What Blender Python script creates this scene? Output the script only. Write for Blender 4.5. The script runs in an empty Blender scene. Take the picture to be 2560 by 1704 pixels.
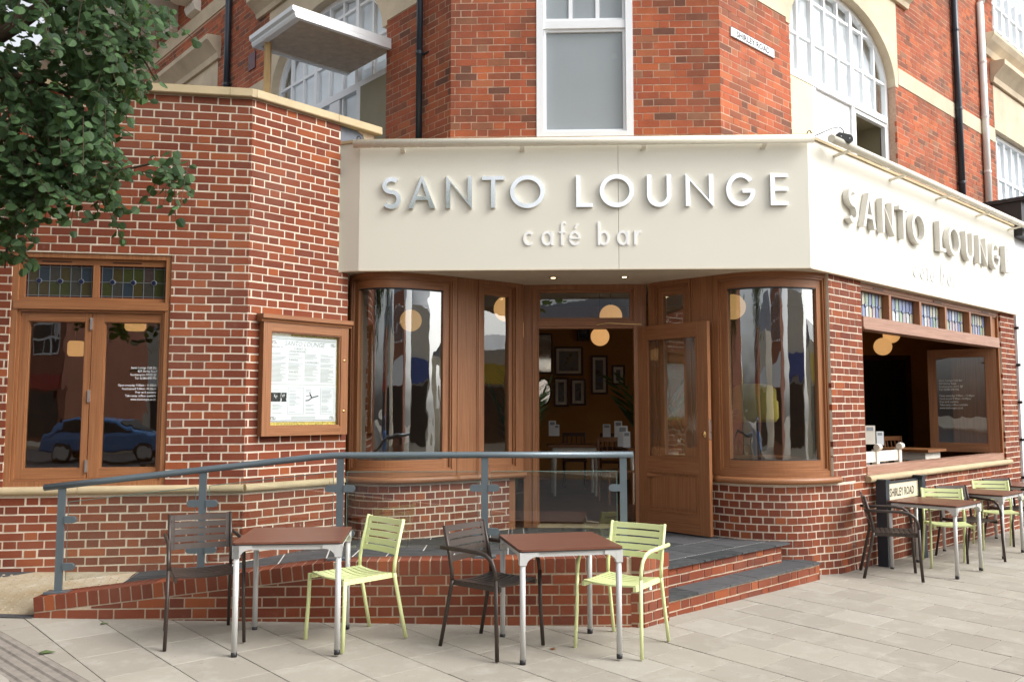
import bpy, bmesh, math, random
from mathutils import Vector, Matrix
rnd = random.Random(11)
SC = bpy.context.scene
COL = SC.collection
rad = math.radians

# ------------------------------------------------------------------ camera
CAM_H, FPX = 1.62, 2130.0
PITCH = math.atan(170 / FPX)
cd = bpy.data.cameras.new('camera')
cd.sensor_fit = 'HORIZONTAL'; cd.sensor_width = 36.0; cd.lens = FPX / 2560 * 36.0
cd.clip_start = 0.05; cd.clip_end = 600
cam = bpy.data.objects.new('camera', cd); COL.objects.link(cam)
cam.location = (0, 0, CAM_H); cam.rotation_euler = (math.pi / 2 + PITCH, 0, 0)
SC.camera = cam
# ------------------------------------------------------------------ sky, sun, exposure
SUN_DIR = Vector((0.95, -0.32, 0.88)).normalized()        # towards the sun
w = bpy.data.worlds.new('World'); SC.world = w; w.use_nodes = True
nt = w.node_tree; nt.nodes.clear()
sky = nt.nodes.new('ShaderNodeTexSky'); sky.sky_type = 'NISHITA'; sky.sun_disc = False
sky.sun_elevation = math.asin(SUN_DIR.z); sky.sun_rotation = math.atan2(SUN_DIR.x, SUN_DIR.y)
sky.air_density = 1.0; sky.dust_density = 4.0; sky.ozone_density = 1.0
hs = nt.nodes.new('ShaderNodeHueSaturation'); hs.inputs['Saturation'].default_value = 0.20
bg = nt.nodes.new('ShaderNodeBackground'); bg.inputs['Strength'].default_value = 0.15
wo = nt.nodes.new('ShaderNodeOutputWorld')
nt.links.new(sky.outputs[0], hs.inputs['Color']); nt.links.new(hs.outputs[0], bg.inputs['Color'])
nt.links.new(bg.outputs[0], wo.inputs[0])
sl = bpy.data.lights.new('sun', 'SUN'); sl.energy = 1.0; sl.angle = rad(32); sl.color = (1.0, 0.985, 0.96)
so = bpy.data.objects.new('sun', sl); COL.objects.link(so)
so.rotation_euler = SUN_DIR.to_track_quat('Z', 'Y').to_euler(); so.location = (20, -14, 26)
SC.view_settings.view_transform = 'Standard'; SC.view_settings.look = 'None'
SC.view_settings.exposure = 0.95; SC.view_settings.gamma = 1.0
SC.view_settings.use_curve_mapping = False
SC.render.engine = 'CYCLES'; SC.cycles.use_denoising = True
SC.cycles.max_bounces = 10; SC.cycles.transparent_max_bounces = 24
SC.cycles.glossy_bounces = 6; SC.cycles.transmission_bounces = 8
SC.cycles.sample_clamp_indirect = 6.0

# ------------------------------------------------------------------ helpers
_c, _s = math.cos(PITCH), math.sin(PITCH)
def project(p):
    z = p[2] - CAM_H; zc = p[1] * _c + z * _s; yc = -p[1] * _s + z * _c
    if zc < 0.2: return None
    return 1280 + FPX * p[0] / zc, 852 - FPX * yc / zc, FPX / zc
def in_frame(p, m=0):
    q = project(p)
    return q is not None and -m < q[0] < 2560 + m and -m < q[1] < 1704 + m
def gz(x, y):
    x = max(-9.0, min(13.0, x)); y = max(-6.0, min(16.0, y))
    return -0.025 * (x - 1) + 0.010 * (y - 6.5)
def pixat(px, py, Y):                                      # photo pixel -> point on the plane y = Y
    x = (px - 1280) / FPX; y = -(py - 852) / FPX
    d = (x, _c - y * _s, _s + y * _c); t = Y / d[1]
    return d[0] * t, Y, CAM_H + d[2] * t

def link(name, me, mat=None, parent=None):
    o = bpy.data.objects.new(name, me); COL.objects.link(o)
    if mat is not None and me is not None and not me.materials: me.materials.append(mat)
    if parent is not None:
        o.parent = parent
        o.matrix_parent_inverse = PINV.get(parent.name, Matrix())
    return o
PINV = {}
def thing(name, label, cat, loc=(0, 0, 0), group=None, local=False, rotz=0.0):
    o = bpy.data.objects.new(name, None); COL.objects.link(o)
    o.empty_display_size = 0.2
    o.location = loc; o.rotation_euler = (0, 0, rotz)
    o['label'] = label; o['category'] = cat
    if group: o['group'] = group
    if not local:                                          # children given in world coordinates
        PINV[o.name] = Matrix.Translation(Vector(loc)).inverted()
    return o
def tag(o, label, cat, group=None):
    o['label'] = label; o['category'] = cat
    if group: o['group'] = group
    return o
def struct(o):
    o['kind'] = 'structure'; return o
def stuff(o):
    o['kind'] = 'stuff'; return o

class MB:
    def __init__(s): s.v = []; s.f = []
    def poly(s, pts):
        i = len(s.v); s.v += [tuple(p) for p in pts]; s.f.append(tuple(range(i, i + len(pts))))
    def hexa(s, p):                                        # 8 points: 4 bottom ring, 4 top ring
        i = len(s.v); s.v += [tuple(q) for q in p]
        s.f += [(i, i+3, i+2, i+1), (i+4, i+5, i+6, i+7), (i, i+1, i+5, i+4), (i+1, i+2, i+6, i+5), (i+2, i+3, i+7, i+6), (i+3, i, i+4, i+7)]
    def box(s, x0, x1, y0, y1, z0, z1, M=None):
        p = [(x0,y0,z0),(x1,y0,z0),(x1,y1,z0),(x0,y1,z0),(x0,y0,z1),(x1,y0,z1),(x1,y1,z1),(x0,y1,z1)]
        if M is not None: p = [M @ Vector(q) for q in p]
        s.hexa(p)
    def prism(s, poly, h0, h1, fn):                        # polygon (a,b) extruded h0..h1, fn(a,b,h)->xyz
        n = len(poly); i = len(s.v)
        s.v += [tuple(fn(a, b, h0)) for a, b in poly] + [tuple(fn(a, b, h1)) for a, b in poly]
        s.f.append(tuple(range(i + n - 1, i - 1, -1))); s.f.append(tuple(range(i + n, i + 2 * n)))
        for k in range(n):
            j = (k + 1) % n; s.f.append((i + k, i + j, i + n + j, i + n + k))
    def tube(s, pts, r, n=8, sx=1.0, cap=True):
        pts = [Vector(p) for p in pts]; m = len(pts); i = len(s.v); up = None
        rr = r if isinstance(r, (list, tuple)) else [r] * m
        for k, p in enumerate(pts):
            t = (pts[min(k + 1, m - 1)] - pts[max(k - 1, 0)]).normalized()
            if up is None:
                a = Vector((0, 0, 1)) if abs(t.z) < 0.9 else Vector((1, 0, 0))
                up = (a - t * a.dot(t)).normalized()
            else:
                up = (up - t * up.dot(t)).normalized()
            b = t.cross(up)
            for q in range(n):
                an = 2 * math.pi * q / n
                s.v.append(tuple(p + up * (rr[k] * math.cos(an)) + b * (rr[k] * sx * math.sin(an))))
        for k in range(m - 1):
            for q in range(n):
                a0 = i + k * n + q; a1 = i + k * n + (q + 1) % n
                s.f.append((a0, a1, a1 + n, a0 + n))
        if cap:
            s.f.append(tuple(i + q for q in range(n - 1, -1, -1))); s.f.append(tuple(i + (m - 1) * n + q for q in range(n)))
    def lathe(s, prof, n=16, M=None):
        i = len(s.v)
        for r, z in prof:
            for q in range(n):
                a = 2 * math.pi * q / n; p = Vector((r * math.cos(a), r * math.sin(a), z))
                s.v.append(tuple(M @ p if M is not None else p))
        for k in range(len(prof) - 1):
            for q in range(n):
                a0 = i + k * n + q; a1 = i + k * n + (q + 1) % n
                s.f.append((a0, a1, a1 + n, a0 + n))
        s.f.append(tuple(i + q for q in range(n - 1, -1, -1)))
        s.f.append(tuple(i + (len(prof) - 1) * n + q for q in range(n)))
    def mesh(s, name, smooth=False):
        me = bpy.data.meshes.new(name); me.from_pydata(s.v, [], s.f); me.update()
        if smooth:
            for p in me.polygons: p.use_smooth = True
        return me
    def build(s, name, mat, parent=None, smooth=False):
        return link(name, s.mesh(name, smooth), mat, parent)
def sphere(mb, c, r, n=20, m=12, sz=1.0):
    prof = [(max(1e-4, r * math.sin(math.pi * k / m)), -r * sz * math.cos(math.pi * k / m)) for k in range(m + 1)]
    mb.lathe(prof, n, Matrix.Translation(Vector(c)))

class Path:                                                # plan polyline; outward is to the right of travel
    def __init__(s, pts, smooth=False):
        s.p = [Vector(q) for q in pts]; s.sm = smooth; s.c = [0.0]
        for a, b in zip(s.p, s.p[1:]): s.c.append(s.c[-1] + (b - a).length)
        s.L = s.c[-1]
        s.t = [(b - a).normalized() for a, b in zip(s.p, s.p[1:])]
    def at(s, q):
        k = 0
        while k < len(s.t) - 1 and q > s.c[k + 1]: k += 1
        pos = s.p[k] + s.t[k] * (q - s.c[k]); t = s.t[k]
        if s.sm and len(s.t) > 1:
            ln = s.c[k + 1] - s.c[k]; f = max(0, min(1, (q - s.c[k]) / ln))
            ta = (s.t[k] + s.t[max(k - 1, 0)]).normalized(); tb = (s.t[k] + s.t[min(k + 1, len(s.t) - 1)]).normalized()
            t = (ta * (1 - f) + tb * f).normalized()
        return pos, t
    def pt(s, q, d, z):
        p, t = s.at(q); return (p.x + t.y * d, p.y - t.x * d, z)
    def ang(s, q):
        t = s.at(q)[1]; return math.atan2(t.y, t.x)
def wbox(mb, P, s0, s1, z0, z1, d0, d1, n=1):
    """box on a wall path: s along, z up, d outward"""
    i = len(mb.v)
    for k in range(n + 1):
        q = s0 + (s1 - s0) * k / n
        mb.v += [P.pt(q, d0, z0), P.pt(q, d1, z0), P.pt(q, d1, z1), P.pt(q, d0, z1)]
    for k in range(n):
        a = i + 4 * k
        for e in range(4):
            f = (e + 1) % 4; mb.f.append((a + e, a + f, a + 4 + f, a + 4 + e))
    mb.f.append((i + 3, i + 2, i + 1, i)); a = i + 4 * n; mb.f.append((a, a + 1, a + 2, a + 3))
def wprof(mb, P, s0, s1, prof, n=1):
    i = len(mb.v); m = len(prof)
    for k in range(n + 1):
        q = s0 + (s1 - s0) * k / n
        mb.v += [P.pt(q, d, z) for d, z in prof]
    for k in range(n):
        a = i + m * k
        for e in range(m):
            f = (e + 1) % m; mb.f.append((a + e, a + f, a + m + f, a + m + e))
    mb.f.append(tuple(range(i + m - 1, i - 1, -1))); a = i + m * n; mb.f.append(tuple(range(a, a + m)))
def halfround(z0, z1, d0, dp, k=8):
    r = (z1 - z0) / 2; zc = (z0 + z1) / 2
    return [(d0, z0)] + [(dp - r + r * math.sin(math.pi * q / k), zc - r * math.cos(math.pi * q / k)) for q in range(k + 1)] + [(d0, z1)]

# ------------------------------------------------------------------ materials
def lin(r, g, b):
    f = lambda c: (c / 255 / 12.92) if c <= 10 else ((c / 255 + 0.055) / 1.055) ** 2.4
    return (f(r), f(g), f(b), 1.0)
class NT:
    def __init__(s, name):
        s.m = bpy.data.materials.new(name); s.m.use_nodes = True; s.t = s.m.node_tree
        s.b = s.t.nodes['Principled BSDF']; s.o = s.t.nodes['Material Output']
    def n(s, t, **kw):
        q = s.t.nodes.new(t)
        for k, v in kw.items(): setattr(q, k, v)
        return q
    def l(s, a, b): s.t.links.new(a, b)
    def pos(s, scale=(1, 1, 1)):
        g = s.n('ShaderNodeNewGeometry'); mp = s.n('ShaderNodeVectorMath', operation='MULTIPLY'); mp.inputs[1].default_value = scale
        s.l(g.outputs['Position'], mp.inputs[0]); return mp.outputs[0]
    def obj(s, scale=(1, 1, 1)):
        g = s.n('ShaderNodeTexCoord'); mp = s.n('ShaderNodeVectorMath', operation='MULTIPLY'); mp.inputs[1].default_value = scale
        s.l(g.outputs['Object'], mp.inputs[0]); return mp.outputs[0]
    def noise(s, vec, scale, detail=4, rough=0.6):
        q = s.n('ShaderNodeTexNoise'); q.inputs['Scale'].default_value = scale; q.inputs['Detail'].default_value = detail
        q.inputs['Roughness'].default_value = rough; s.l(vec, q.inputs['Vector']); return q.outputs['Fac']
    def ramp(s, fac, stops, interp='LINEAR'):
        q = s.n('ShaderNodeValToRGB'); q.color_ramp.interpolation = interp; e = q.color_ramp.elements
        while len(e) < len(stops): e.new(0.5)
        for k, (p, c) in enumerate(stops):
            e[k].position = p; e[k].color = c if len(c) == 4 else (*c, 1)
        s.l(fac, q.inputs[0]); return q.outputs[0]
    def mix(s, fac, a, b, mode='MIX'):
        q = s.n('ShaderNodeMix', data_type='RGBA', blend_type=mode)
        for sock, v in ((q.inputs[0], fac), (q.inputs[6], a), (q.inputs[7], b)):
            if hasattr(v, 'is_output'): s.l(v, sock)
            else: sock.default_value = v
        return q.outputs[2]
    def math(s, op, a, b=0.5):
        q = s.n('ShaderNodeMath', operation=op)
        for sock, v in ((q.inputs[0], a), (q.inputs[1], b)):
            if hasattr(v, 'is_output'): s.l(v, sock)
            else: sock.default_value = v
        return q.outputs[0]
    def bump(s, h, strength=0.3, dist=0.004):
        q = s.n('ShaderNodeBump'); q.inputs['Strength'].default_value = strength; q.inputs['Distance'].default_value = dist
        s.l(h, q.inputs['Height']); s.l(q.outputs[0], s.b.inputs['Normal'])
    def rand(s):
        o = s.n('ShaderNodeObjectInfo'); g = s.n('ShaderNodeNewGeometry')
        a = s.math('MULTIPLY_ADD', o.outputs['Random'], 7.31)
        s.t.nodes[-1].inputs[2].default_value = 0
        s.l(g.outputs['Random Per Island'], s.t.nodes[-1].inputs[2])
        return s.math('FRACT', a)
    def set(s, col=None, rough=None, metal=None, spec=None):
        if col is not None:
            if hasattr(col, 'is_output'): s.l(col, s.b.inputs['Base Color'])
            else: s.b.inputs['Base Color'].default_value = col
        if rough is not None:
            if hasattr(rough, 'is_output'): s.l(rough, s.b.inputs['Roughness'])
            else: s.b.inputs['Roughness'].default_value = rough
        if metal is not None: s.b.inputs['Metallic'].default_value = metal
        if spec is not None: s.b.inputs['Specular IOR Level'].default_value = spec
        return s.m
def plain(name, col, rough=0.5, metal=0.0, var=0.06, scale=6.0, bump=0.0, bscale=80.0, spec=None):
    t = NT(name); v = t.pos()
    f = t.noise(v, scale, 5)
    lo = tuple(c * (1 - var) for c in col[:3]) + (1,); hi = tuple(min(1, c * (1 + var)) for c in col[:3]) + (1,)
    c = t.ramp(f, [(0.3, lo), (0.7, hi)])
    r = t.ramp(t.noise(v, scale * 2.3, 3), [(0.3, (max(0.02, rough - .06),) * 3), (0.7, (min(1, rough + .06),) * 3)])
    if bump: t.bump(t.noise(v, bscale, 4), bump, 0.003)
    return t.set(c, r, metal, spec)
def brick_mat(name, stops, speck=0.5, soot=0.0, bloom=0.3):
    t = NT(name); v = t.pos(); r = t.rand()
    c = t.ramp(r, stops)
    c = t.mix(t.math('MULTIPLY', t.noise(v, 55, 6, .7), 0.55), c, t.mix(0.5, c, (0.07, 0.028, 0.02, 1)))
    c = t.mix(t.ramp(t.noise(v, 150, 3, .7), [(0.62, (0, 0, 0)), (0.75, (speck,) * 3)]), c, lin(196, 120, 88))
    c = t.mix(t.ramp(t.noise(v, 9, 6, .75), [(0.60, (0, 0, 0)), (0.80, (bloom,) * 3)]), c, lin(205, 170, 150))
    c = t.mix(t.ramp(t.noise(v, 1.1, 5, .6), [(0.46, (0, 0, 0)), (0.78, (.13,) * 3)]), c, lin(196, 160, 138))
    if soot:
        c = t.mix(t.ramp(t.noise(v, 1.3, 6, .65), [(0.44, (0, 0, 0)), (0.74, (soot,) * 3)]), c, (0.06, 0.035, 0.025, 1))
    t.bump(t.noise(v, 130, 5, .7), 0.55, 0.004)
    return t.set(c, 0.86, 0, 0.25)
M = {}
M['brick'] = brick_mat('new_brick', [(0.0, lin(110, 57, 42)), (0.25, lin(120, 61, 42)), (0.65, lin(131, 67, 44)), (0.86, lin(142, 74, 46)), (0.95, lin(158, 86, 50)), (1.0, lin(114, 63, 49))], 0.45, 0, 0.16)
M['brick_old'] = brick_mat('old_brick', [(0.0, lin(116, 80, 66)), (0.12, lin(150, 90, 66)), (0.35, lin(172, 91, 63)), (0.7, lin(186, 99, 66)), (0.9, lin(196, 110, 70)), (1.0, lin(152, 108, 84))], 0.7, 0.6, 0.22)
def mortar_mat(name, a, b):
    t = NT(name); v = t.pos(); f = t.noise(v, 35, 6, .7)
    c = t.ramp(f, [(0.3, a), (0.7, b)])
    c = t.mix(t.ramp(t.noise(v, 2.2, 5), [(0.55, (0, 0, 0)), (0.8, (.45,) * 3)]), c, lin(178, 156, 136))
    t.bump(t.noise(v, 220, 3), 0.5, 0.003); return t.set(c, 0.95, 0, 0.1)
M['mortar'] = mortar_mat('mortar', lin(202, 188, 168), lin(222, 210, 192))
M['mortar_ramp'] = mortar_mat('ramp_mortar', lin(178, 160, 138), lin(200, 184, 162))
M['mortar_old'] = mortar_mat('old_mortar', lin(180, 146, 124), lin(206, 176, 154))
def timber(name, horiz=False, dark=1.0, cols=None):
    t = NT(name); v = t.pos((2.2, 2.2, 75) if horiz else (75, 75, 1.8))
    n1 = t.noise(v, 1.0, 6, .65); n2 = t.noise(t.pos((7, 7, 7)), 0.8, 4)
    cc = cols or (lin(122, 78, 48), lin(150, 100, 63), lin(168, 120, 80))
    c = t.ramp(n1, [(0.28, cc[0]), (0.5, cc[1]), (0.74, cc[2])])
    c = t.mix(t.math('MULTIPLY', n2, 0.5), c, t.mix(0.5, c, lin(128, 80, 56)))
    t.bump(n1, 0.10, 0.001); return t.set(c, 0.42, 0, 0.45)
M['wood_v'] = timber('timber_upright'); M['wood_h'] = timber('timber_rail', True)
M['wood_pale'] = timber('timber_weathered', True, 1.0, (lin(140, 104, 86), lin(166, 128, 108), lin(186, 150, 130)))
M['pine'] = timber('pine_post', False, 1.0, (lin(176, 138, 84), lin(206, 172, 116), lin(222, 192, 140)))
M['table_wood'] = timber('table_laminate', True, 1.0, (lin(112, 60, 42), lin(136, 76, 54), lin(152, 90, 66)))
t = NT('table_laminate'); n1 = t.noise(t.obj((2.5, 70, 70)), 1.0, 5, .6)
M['table_wood'] = t.set(t.ramp(n1, [(0.3, lin(98, 60, 46)), (0.5, lin(114, 72, 56)), (0.72, lin(130, 88, 70))]), 0.35, 0, 0.4)
M['table_wood'].node_tree.nodes['Principled BSDF'].inputs['Roughness'].default_value = 0.35
M['cream'] = plain('cream_panel', lin(231, 227, 212), 0.38, 0, 0.012, 1.2)
M['cream_tube'] = plain('cream_enamel', lin(238, 232, 214), 0.3, 0, 0.02, 2)
M['soffit'] = plain('soffit_paint', lin(214, 200, 176), 0.6, 0, 0.05, 3)
M['white'] = plain('white_paint', lin(236, 238, 240), 0.4, 0, 0.03, 4)
M['chrome'] = plain('polished_steel', (0.93, 0.94, 0.95, 1), 0.14, 1.0, 0.01, 3)
M['letter_matt'] = plain('brushed_steel', lin(214, 211, 204), 0.34, 0.15, 0.02, 9)
M['white_print'] = plain('white_vinyl', lin(250, 250, 248), 0.35, 0, 0.01)
M['stone_tan'] = plain('tan_stone', lin(184, 166, 132), 0.8, 0, 0.13, 3.5, 0.25, 90)
M['stone'] = plain('pale_stone', lin(204, 188, 162), 0.88, 0, 0.16, 2.0, 0.3, 60)
M['slate'] = None
t = NT('slate'); v = t.pos(); r = t.rand()
c = t.ramp(r, [(0, lin(48, 51, 52)), (0.5, lin(66, 69, 70)), (1, lin(84, 84, 86))])
c = t.mix(t.ramp(t.noise(t.pos((3, 14, 3)), 2.5, 7, .7), [(0.42, (0, 0, 0)), (0.75, (.55,) * 3)]), c, lin(112, 111, 110))
c = t.mix(t.ramp(t.noise(v, 7, 5, .6), [(0.55, (0, 0, 0)), (0.75, (.5,) * 3)]), c, lin(40, 42, 43))
t.bump(t.noise(t.pos((4, 12, 4)), 6, 6), 0.5, 0.006); M['slate'] = t.set(c, 0.85, 0, 0.12)
M['grout'] = mortar_mat('slate_grout', lin(196, 194, 188), lin(224, 222, 216))
t = NT('paving_slab'); v = t.pos(); r = t.rand()
c = t.ramp(r, [(0, lin(158, 152, 141)), (0.45, lin(165, 159, 148)), (0.85, lin(171, 165, 153)), (1, lin(175, 170, 160))])
c = t.mix(t.math('MULTIPLY', t.noise(v, 210, 3, .8), 0.55), c, lin(124, 115, 103))
c = t.mix(t.ramp(t.noise(v, 4.2, 7, .72), [(0.50, (0, 0, 0)), (0.72, (.4,) * 3)]), c, lin(188, 184, 175))
c = t.mix(t.ramp(t.noise(v, 1.9, 7, .7), [(0.54, (0, 0, 0)), (0.8, (.35,) * 3)]), c, lin(136, 127, 114))
c = t.mix(t.ramp(t.noise(v, 23, 3, .5), [(0.70, (0, 0, 0)), (0.76, (.55,) * 3)]), c, lin(108, 98, 86))
t.bump(t.noise(v, 260, 3), 0.3, 0.002); M['paving'] = t.set(c, 0.9, 0, 0.2)
t = NT('pavement_joint'); v = t.pos()
c = t.ramp(t.noise(v, 30, 6), [(0.3, lin(78, 68, 56)), (0.7, lin(112, 100, 84))]); M['joint'] = t.set(c, 0.95, 0, 0.1)
t = NT('tan_tactile'); v = t.pos()
c = t.ramp(t.noise(v, 3.0, 6, .7), [(0.3, lin(156, 138, 108)), (0.55, lin(172, 160, 138)), (0.75, lin(196, 190, 178))])
c = t.mix(t.ramp(t.noise(t.pos((9, 40, 9)), 2, 4, .6), [(0.55, (0, 0, 0)), (0.7, (.6,) * 3)]), c, lin(150, 128, 100))
t.bump(t.noise(v, 120, 3), 0.4, 0.004); M['tan_paving'] = t.set(c, 0.9, 0, 0.2)
M['asphalt'] = plain('asphalt', (0.055, 0.055, 0.058, 1), 0.9, 0, 0.3, 30, 0.5, 220)
M['rib'] = plain('ribbed_concrete', lin(136, 128, 119), 0.92, 0, 0.2, 14, 0.5, 140)
M['rail'] = plain('grey_rail', lin(104, 116, 122), 0.36, 0.35, 0.03, 5)
M['lime'] = plain('lime_paint', lin(222, 230, 168), 0.36, 0, 0.02, 5)
M['brown'] = plain('brown_paint', lin(66, 56, 50), 0.40, 0.2, 0.04, 6)
M['alu'] = plain('aluminium', lin(200, 200, 197), 0.42, 0.1, 0.03, 8)
M['black'] = plain('black_plastic', (0.018, 0.018, 0.02, 1), 0.5, 0, 0.1)
M['pipe'] = plain('black_pipe', lin(40, 50, 60), 0.35, 0, 0.1, 4)
M['pipe_w'] = plain('cream_pipe', lin(232, 230, 224), 0.45, 0, 0.05, 4)
M['lead'] = plain('lead_flashing', lin(92, 98, 108), 0.55, 0.2, 0.15, 6, 0.2, 30)
M['olive'] = plain('olive_board', lin(146, 138, 112), 0.7, 0, 0.05, 3)
M['ply'] = plain('cream_plywood', lin(232, 212, 172), 0.65, 0, 0.06, 3)
M['pale_backing'] = plain('pane_backing', lin(236, 240, 242), 0.8, 0, 0.06, 2)  # backing sheets added behind upper panes; paleness stands for reflected sky and curtains
M['grey_pane'] = plain('frosted_pane', lin(150, 157, 160), 0.22, 0, 0.03, 1.2, spec=0.35)
M['plaster'] = plain('hood_plaster', lin(196, 182, 166), 0.9, 0, 0.16, 9, 0.3, 40)
M['brass'] = plain('brass', (0.75, 0.5, 0.2, 1), 0.25, 1, 0.05)
M['steel'] = plain('hinge_steel', (0.7, 0.7, 0.7, 1), 0.3, 1, 0.05)
M['paper'] = plain('paper', lin(226, 230, 232), 0.7, 0, 0.02, 4)
M['ink'] = plain('print_ink', lin(48, 48, 52), 0.8, 0, 0.05)
M['ink_grey'] = plain('print_grey', lin(150, 154, 158), 0.8, 0, 0.05)
M['ochre'] = plain('ochre_wall', lin(172, 120, 60), 0.8, 0, 0.12, 1.5)
M['floorboards'] = timber('floor_boards', True, 1.0, (lin(60, 40, 28), lin(84, 58, 40), lin(100, 72, 50)))
M['ceil'] = plain('ceiling_paint', lin(190, 180, 165), 0.8, 0, 0.05)
M['dark_door'] = plain('dark_green_door', lin(24, 30, 28), 0.5, 0, 0.1)
M['dark_wood'] = timber('dark_wood', False, 1.0, (lin(40, 22, 14), lin(58, 32, 20), lin(76, 44, 28)))
M['mid_wood'] = timber('chair_wood', False, 1.0, (lin(96, 60, 30), lin(130, 84, 44), lin(150, 100, 58)))
M['offwhite'] = plain('offwhite_paint', lin(224, 218, 204), 0.5, 0, 0.05, 6)
M['mirror'] = plain('mirror_glass', (0.8, 0.8, 0.8, 1), 0.03, 1, 0.0)
M['picture'] = None
t = NT('picture_print'); v = t.pos()
c = t.ramp(t.noise(v, 9, 5, .7), [(0.35, lin(44, 40, 40)), (0.5, lin(110, 104, 98)), (0.65, lin(70, 90, 120)), (0.8, lin(150, 140, 124))]); M['picture'] = t.set(c, 0.3)
def glow(name, col, strength, base):
    t = NT(name); t.b.inputs['Emission Color'].default_value = col; t.b.inputs['Emission Strength'].default_value = strength
    return t.set(base, 0.5)
M['globe'] = glow('lit_globe', lin(255, 190, 118), 0.32, lin(240, 214, 170))
M['downlight'] = glow('lit_bulb', lin(255, 226, 170), 5.0, lin(255, 240, 210))
def glass_mat(name, ior=1.6, tint=(0.93, 0.96, 0.95, 1), rough=0.0, wave=0.0):
    t = NT(name); t.t.nodes.remove(t.b)
    tr = t.n('ShaderNodeBsdfTransparent'); tr.inputs[0].default_value = tint
    gl = t.n('ShaderNodeBsdfGlossy'); gl.inputs['Roughness'].default_value = rough; gl.inputs[0].default_value = (0.95, 0.98, 0.98, 1)
    f0 = ((ior - 1) / (ior + 1)) ** 2                                 # Schlick, the same from both sides of the sheet
    lw = t.n('ShaderNodeLayerWeight'); lw.inputs['Blend'].default_value = 0.5
    fr = t.n('ShaderNodeMath', operation='MULTIPLY_ADD'); fr.inputs[1].default_value = 1 - f0; fr.inputs[2].default_value = f0
    t.l(t.math('POWER', lw.outputs['Facing'], 5.0), fr.inputs[0])
    if wave:
        b = t.n('ShaderNodeBump'); b.inputs['Strength'].default_value = wave; b.inputs['Distance'].default_value = 0.02
        t.l(t.noise(t.pos((1.5, 1.5, .5)), 3.0, 2), b.inputs['Height']); t.l(b.outputs[0], gl.inputs['Normal'])
    mx = t.n('ShaderNodeMixShader'); t.l(fr.outputs[0], mx.inputs[0]); t.l(tr.outputs[0], mx.inputs[1]); t.l(gl.outputs[0], mx.inputs[2])
    t.l(mx.outputs[0], t.o.inputs[0]); return t.m
M['glass'] = glass_mat('window_glass', 2.3, (0.86, 0.90, 0.89, 1), 0.0, 0.05)
M['glass_curved'] = glass_mat('curved_glass', 3.4, (0.72, 0.80, 0.80, 1), 0.0, 0.22)
M['glass_up'] = glass_mat('upper_glass', 2.2, (0.95, 0.97, 0.98, 1), 0.0, 0.05)
M['glass_rail'] = glass_mat('balustrade_glass', 1.75, (0.93, 0.95, 0.935, 1))
M['glass_edge'] = plain('glass_edge', lin(96, 124, 116), 0.2, 0, 0.02)
def stained(name, col, rough=0.22):
    t = NT(name); v = t.pos()
    c = t.ramp(t.noise(v, 40, 4), [(0.3, tuple(x * .75 for x in col[:3]) + (1,)), (0.7, col)])
    t.bump(t.noise(v, 60, 3), 0.6, 0.006); return t.set(c, rough, 0, 0.6)
ST_DARK = [stained('stained_' + n, lin(*c)) for n, c in (('slate_blue', (40, 52, 62)), ('grey', (56, 54, 48)), ('plum', (66, 52, 48)), ('moss', (54, 58, 22)), ('olive', (62, 54, 26)), ('amber', (150, 92, 30)), ('deep_red', (64, 16, 18)), ('cobalt', (20, 28, 64)))]
ST_SKYLIT = [stained('stained_' + n, lin(*c), 0.3) for n, c in (('skylit_blue', (138, 150, 186)), ('skylit_green', (158, 182, 158)), ('skylit_straw', (196, 194, 172)), ('skylit_lilac', (182, 174, 182)), ('skylit_milk', (202, 210, 212)))]  # same glass made pale: its sky reflection is put into the colour
M['leading'] = plain('lead_came', lin(112, 118, 122), 0.4, 0.3, 0.05)
M['leading_dark'] = plain('dark_lead_came', lin(44, 50, 60), 0.4, 0.3, 0.05)
def leaf_mat(name, a, b):
    t = NT(name); r = t.rand()
    c = t.ramp(r, [(0, a), (0.7, b), (1, tuple(min(1, x * 1.7) for x in b[:3]) + (1,))])
    t.set(c, 0.62, 0, 0.3)
    tl = t.n('ShaderNodeBsdfTranslucent'); t.l(t.mix(0.5, c, lin(120, 150, 40)), tl.inputs[0])
    mx = t.n('ShaderNodeMixShader'); mx.inputs[0].default_value = 0.28
    t.l(t.b.outputs[0], mx.inputs[1]); t.l(tl.outputs[0], mx.inputs[2]); t.l(mx.outputs[0], t.o.inputs[0]); return t.m
M['leaf'] = leaf_mat('tree_leaf', lin(36, 58, 36), lin(66, 90, 56))
M['palm'] = leaf_mat('palm_leaf', lin(54, 74, 50), lin(92, 116, 74))
M['bark'] = plain('bark', lin(72, 58, 46), 0.95, 0, 0.3, 20, 0.8, 60)
M['pot'] = plain('pot_glaze', lin(80, 66, 54), 0.5)
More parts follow.
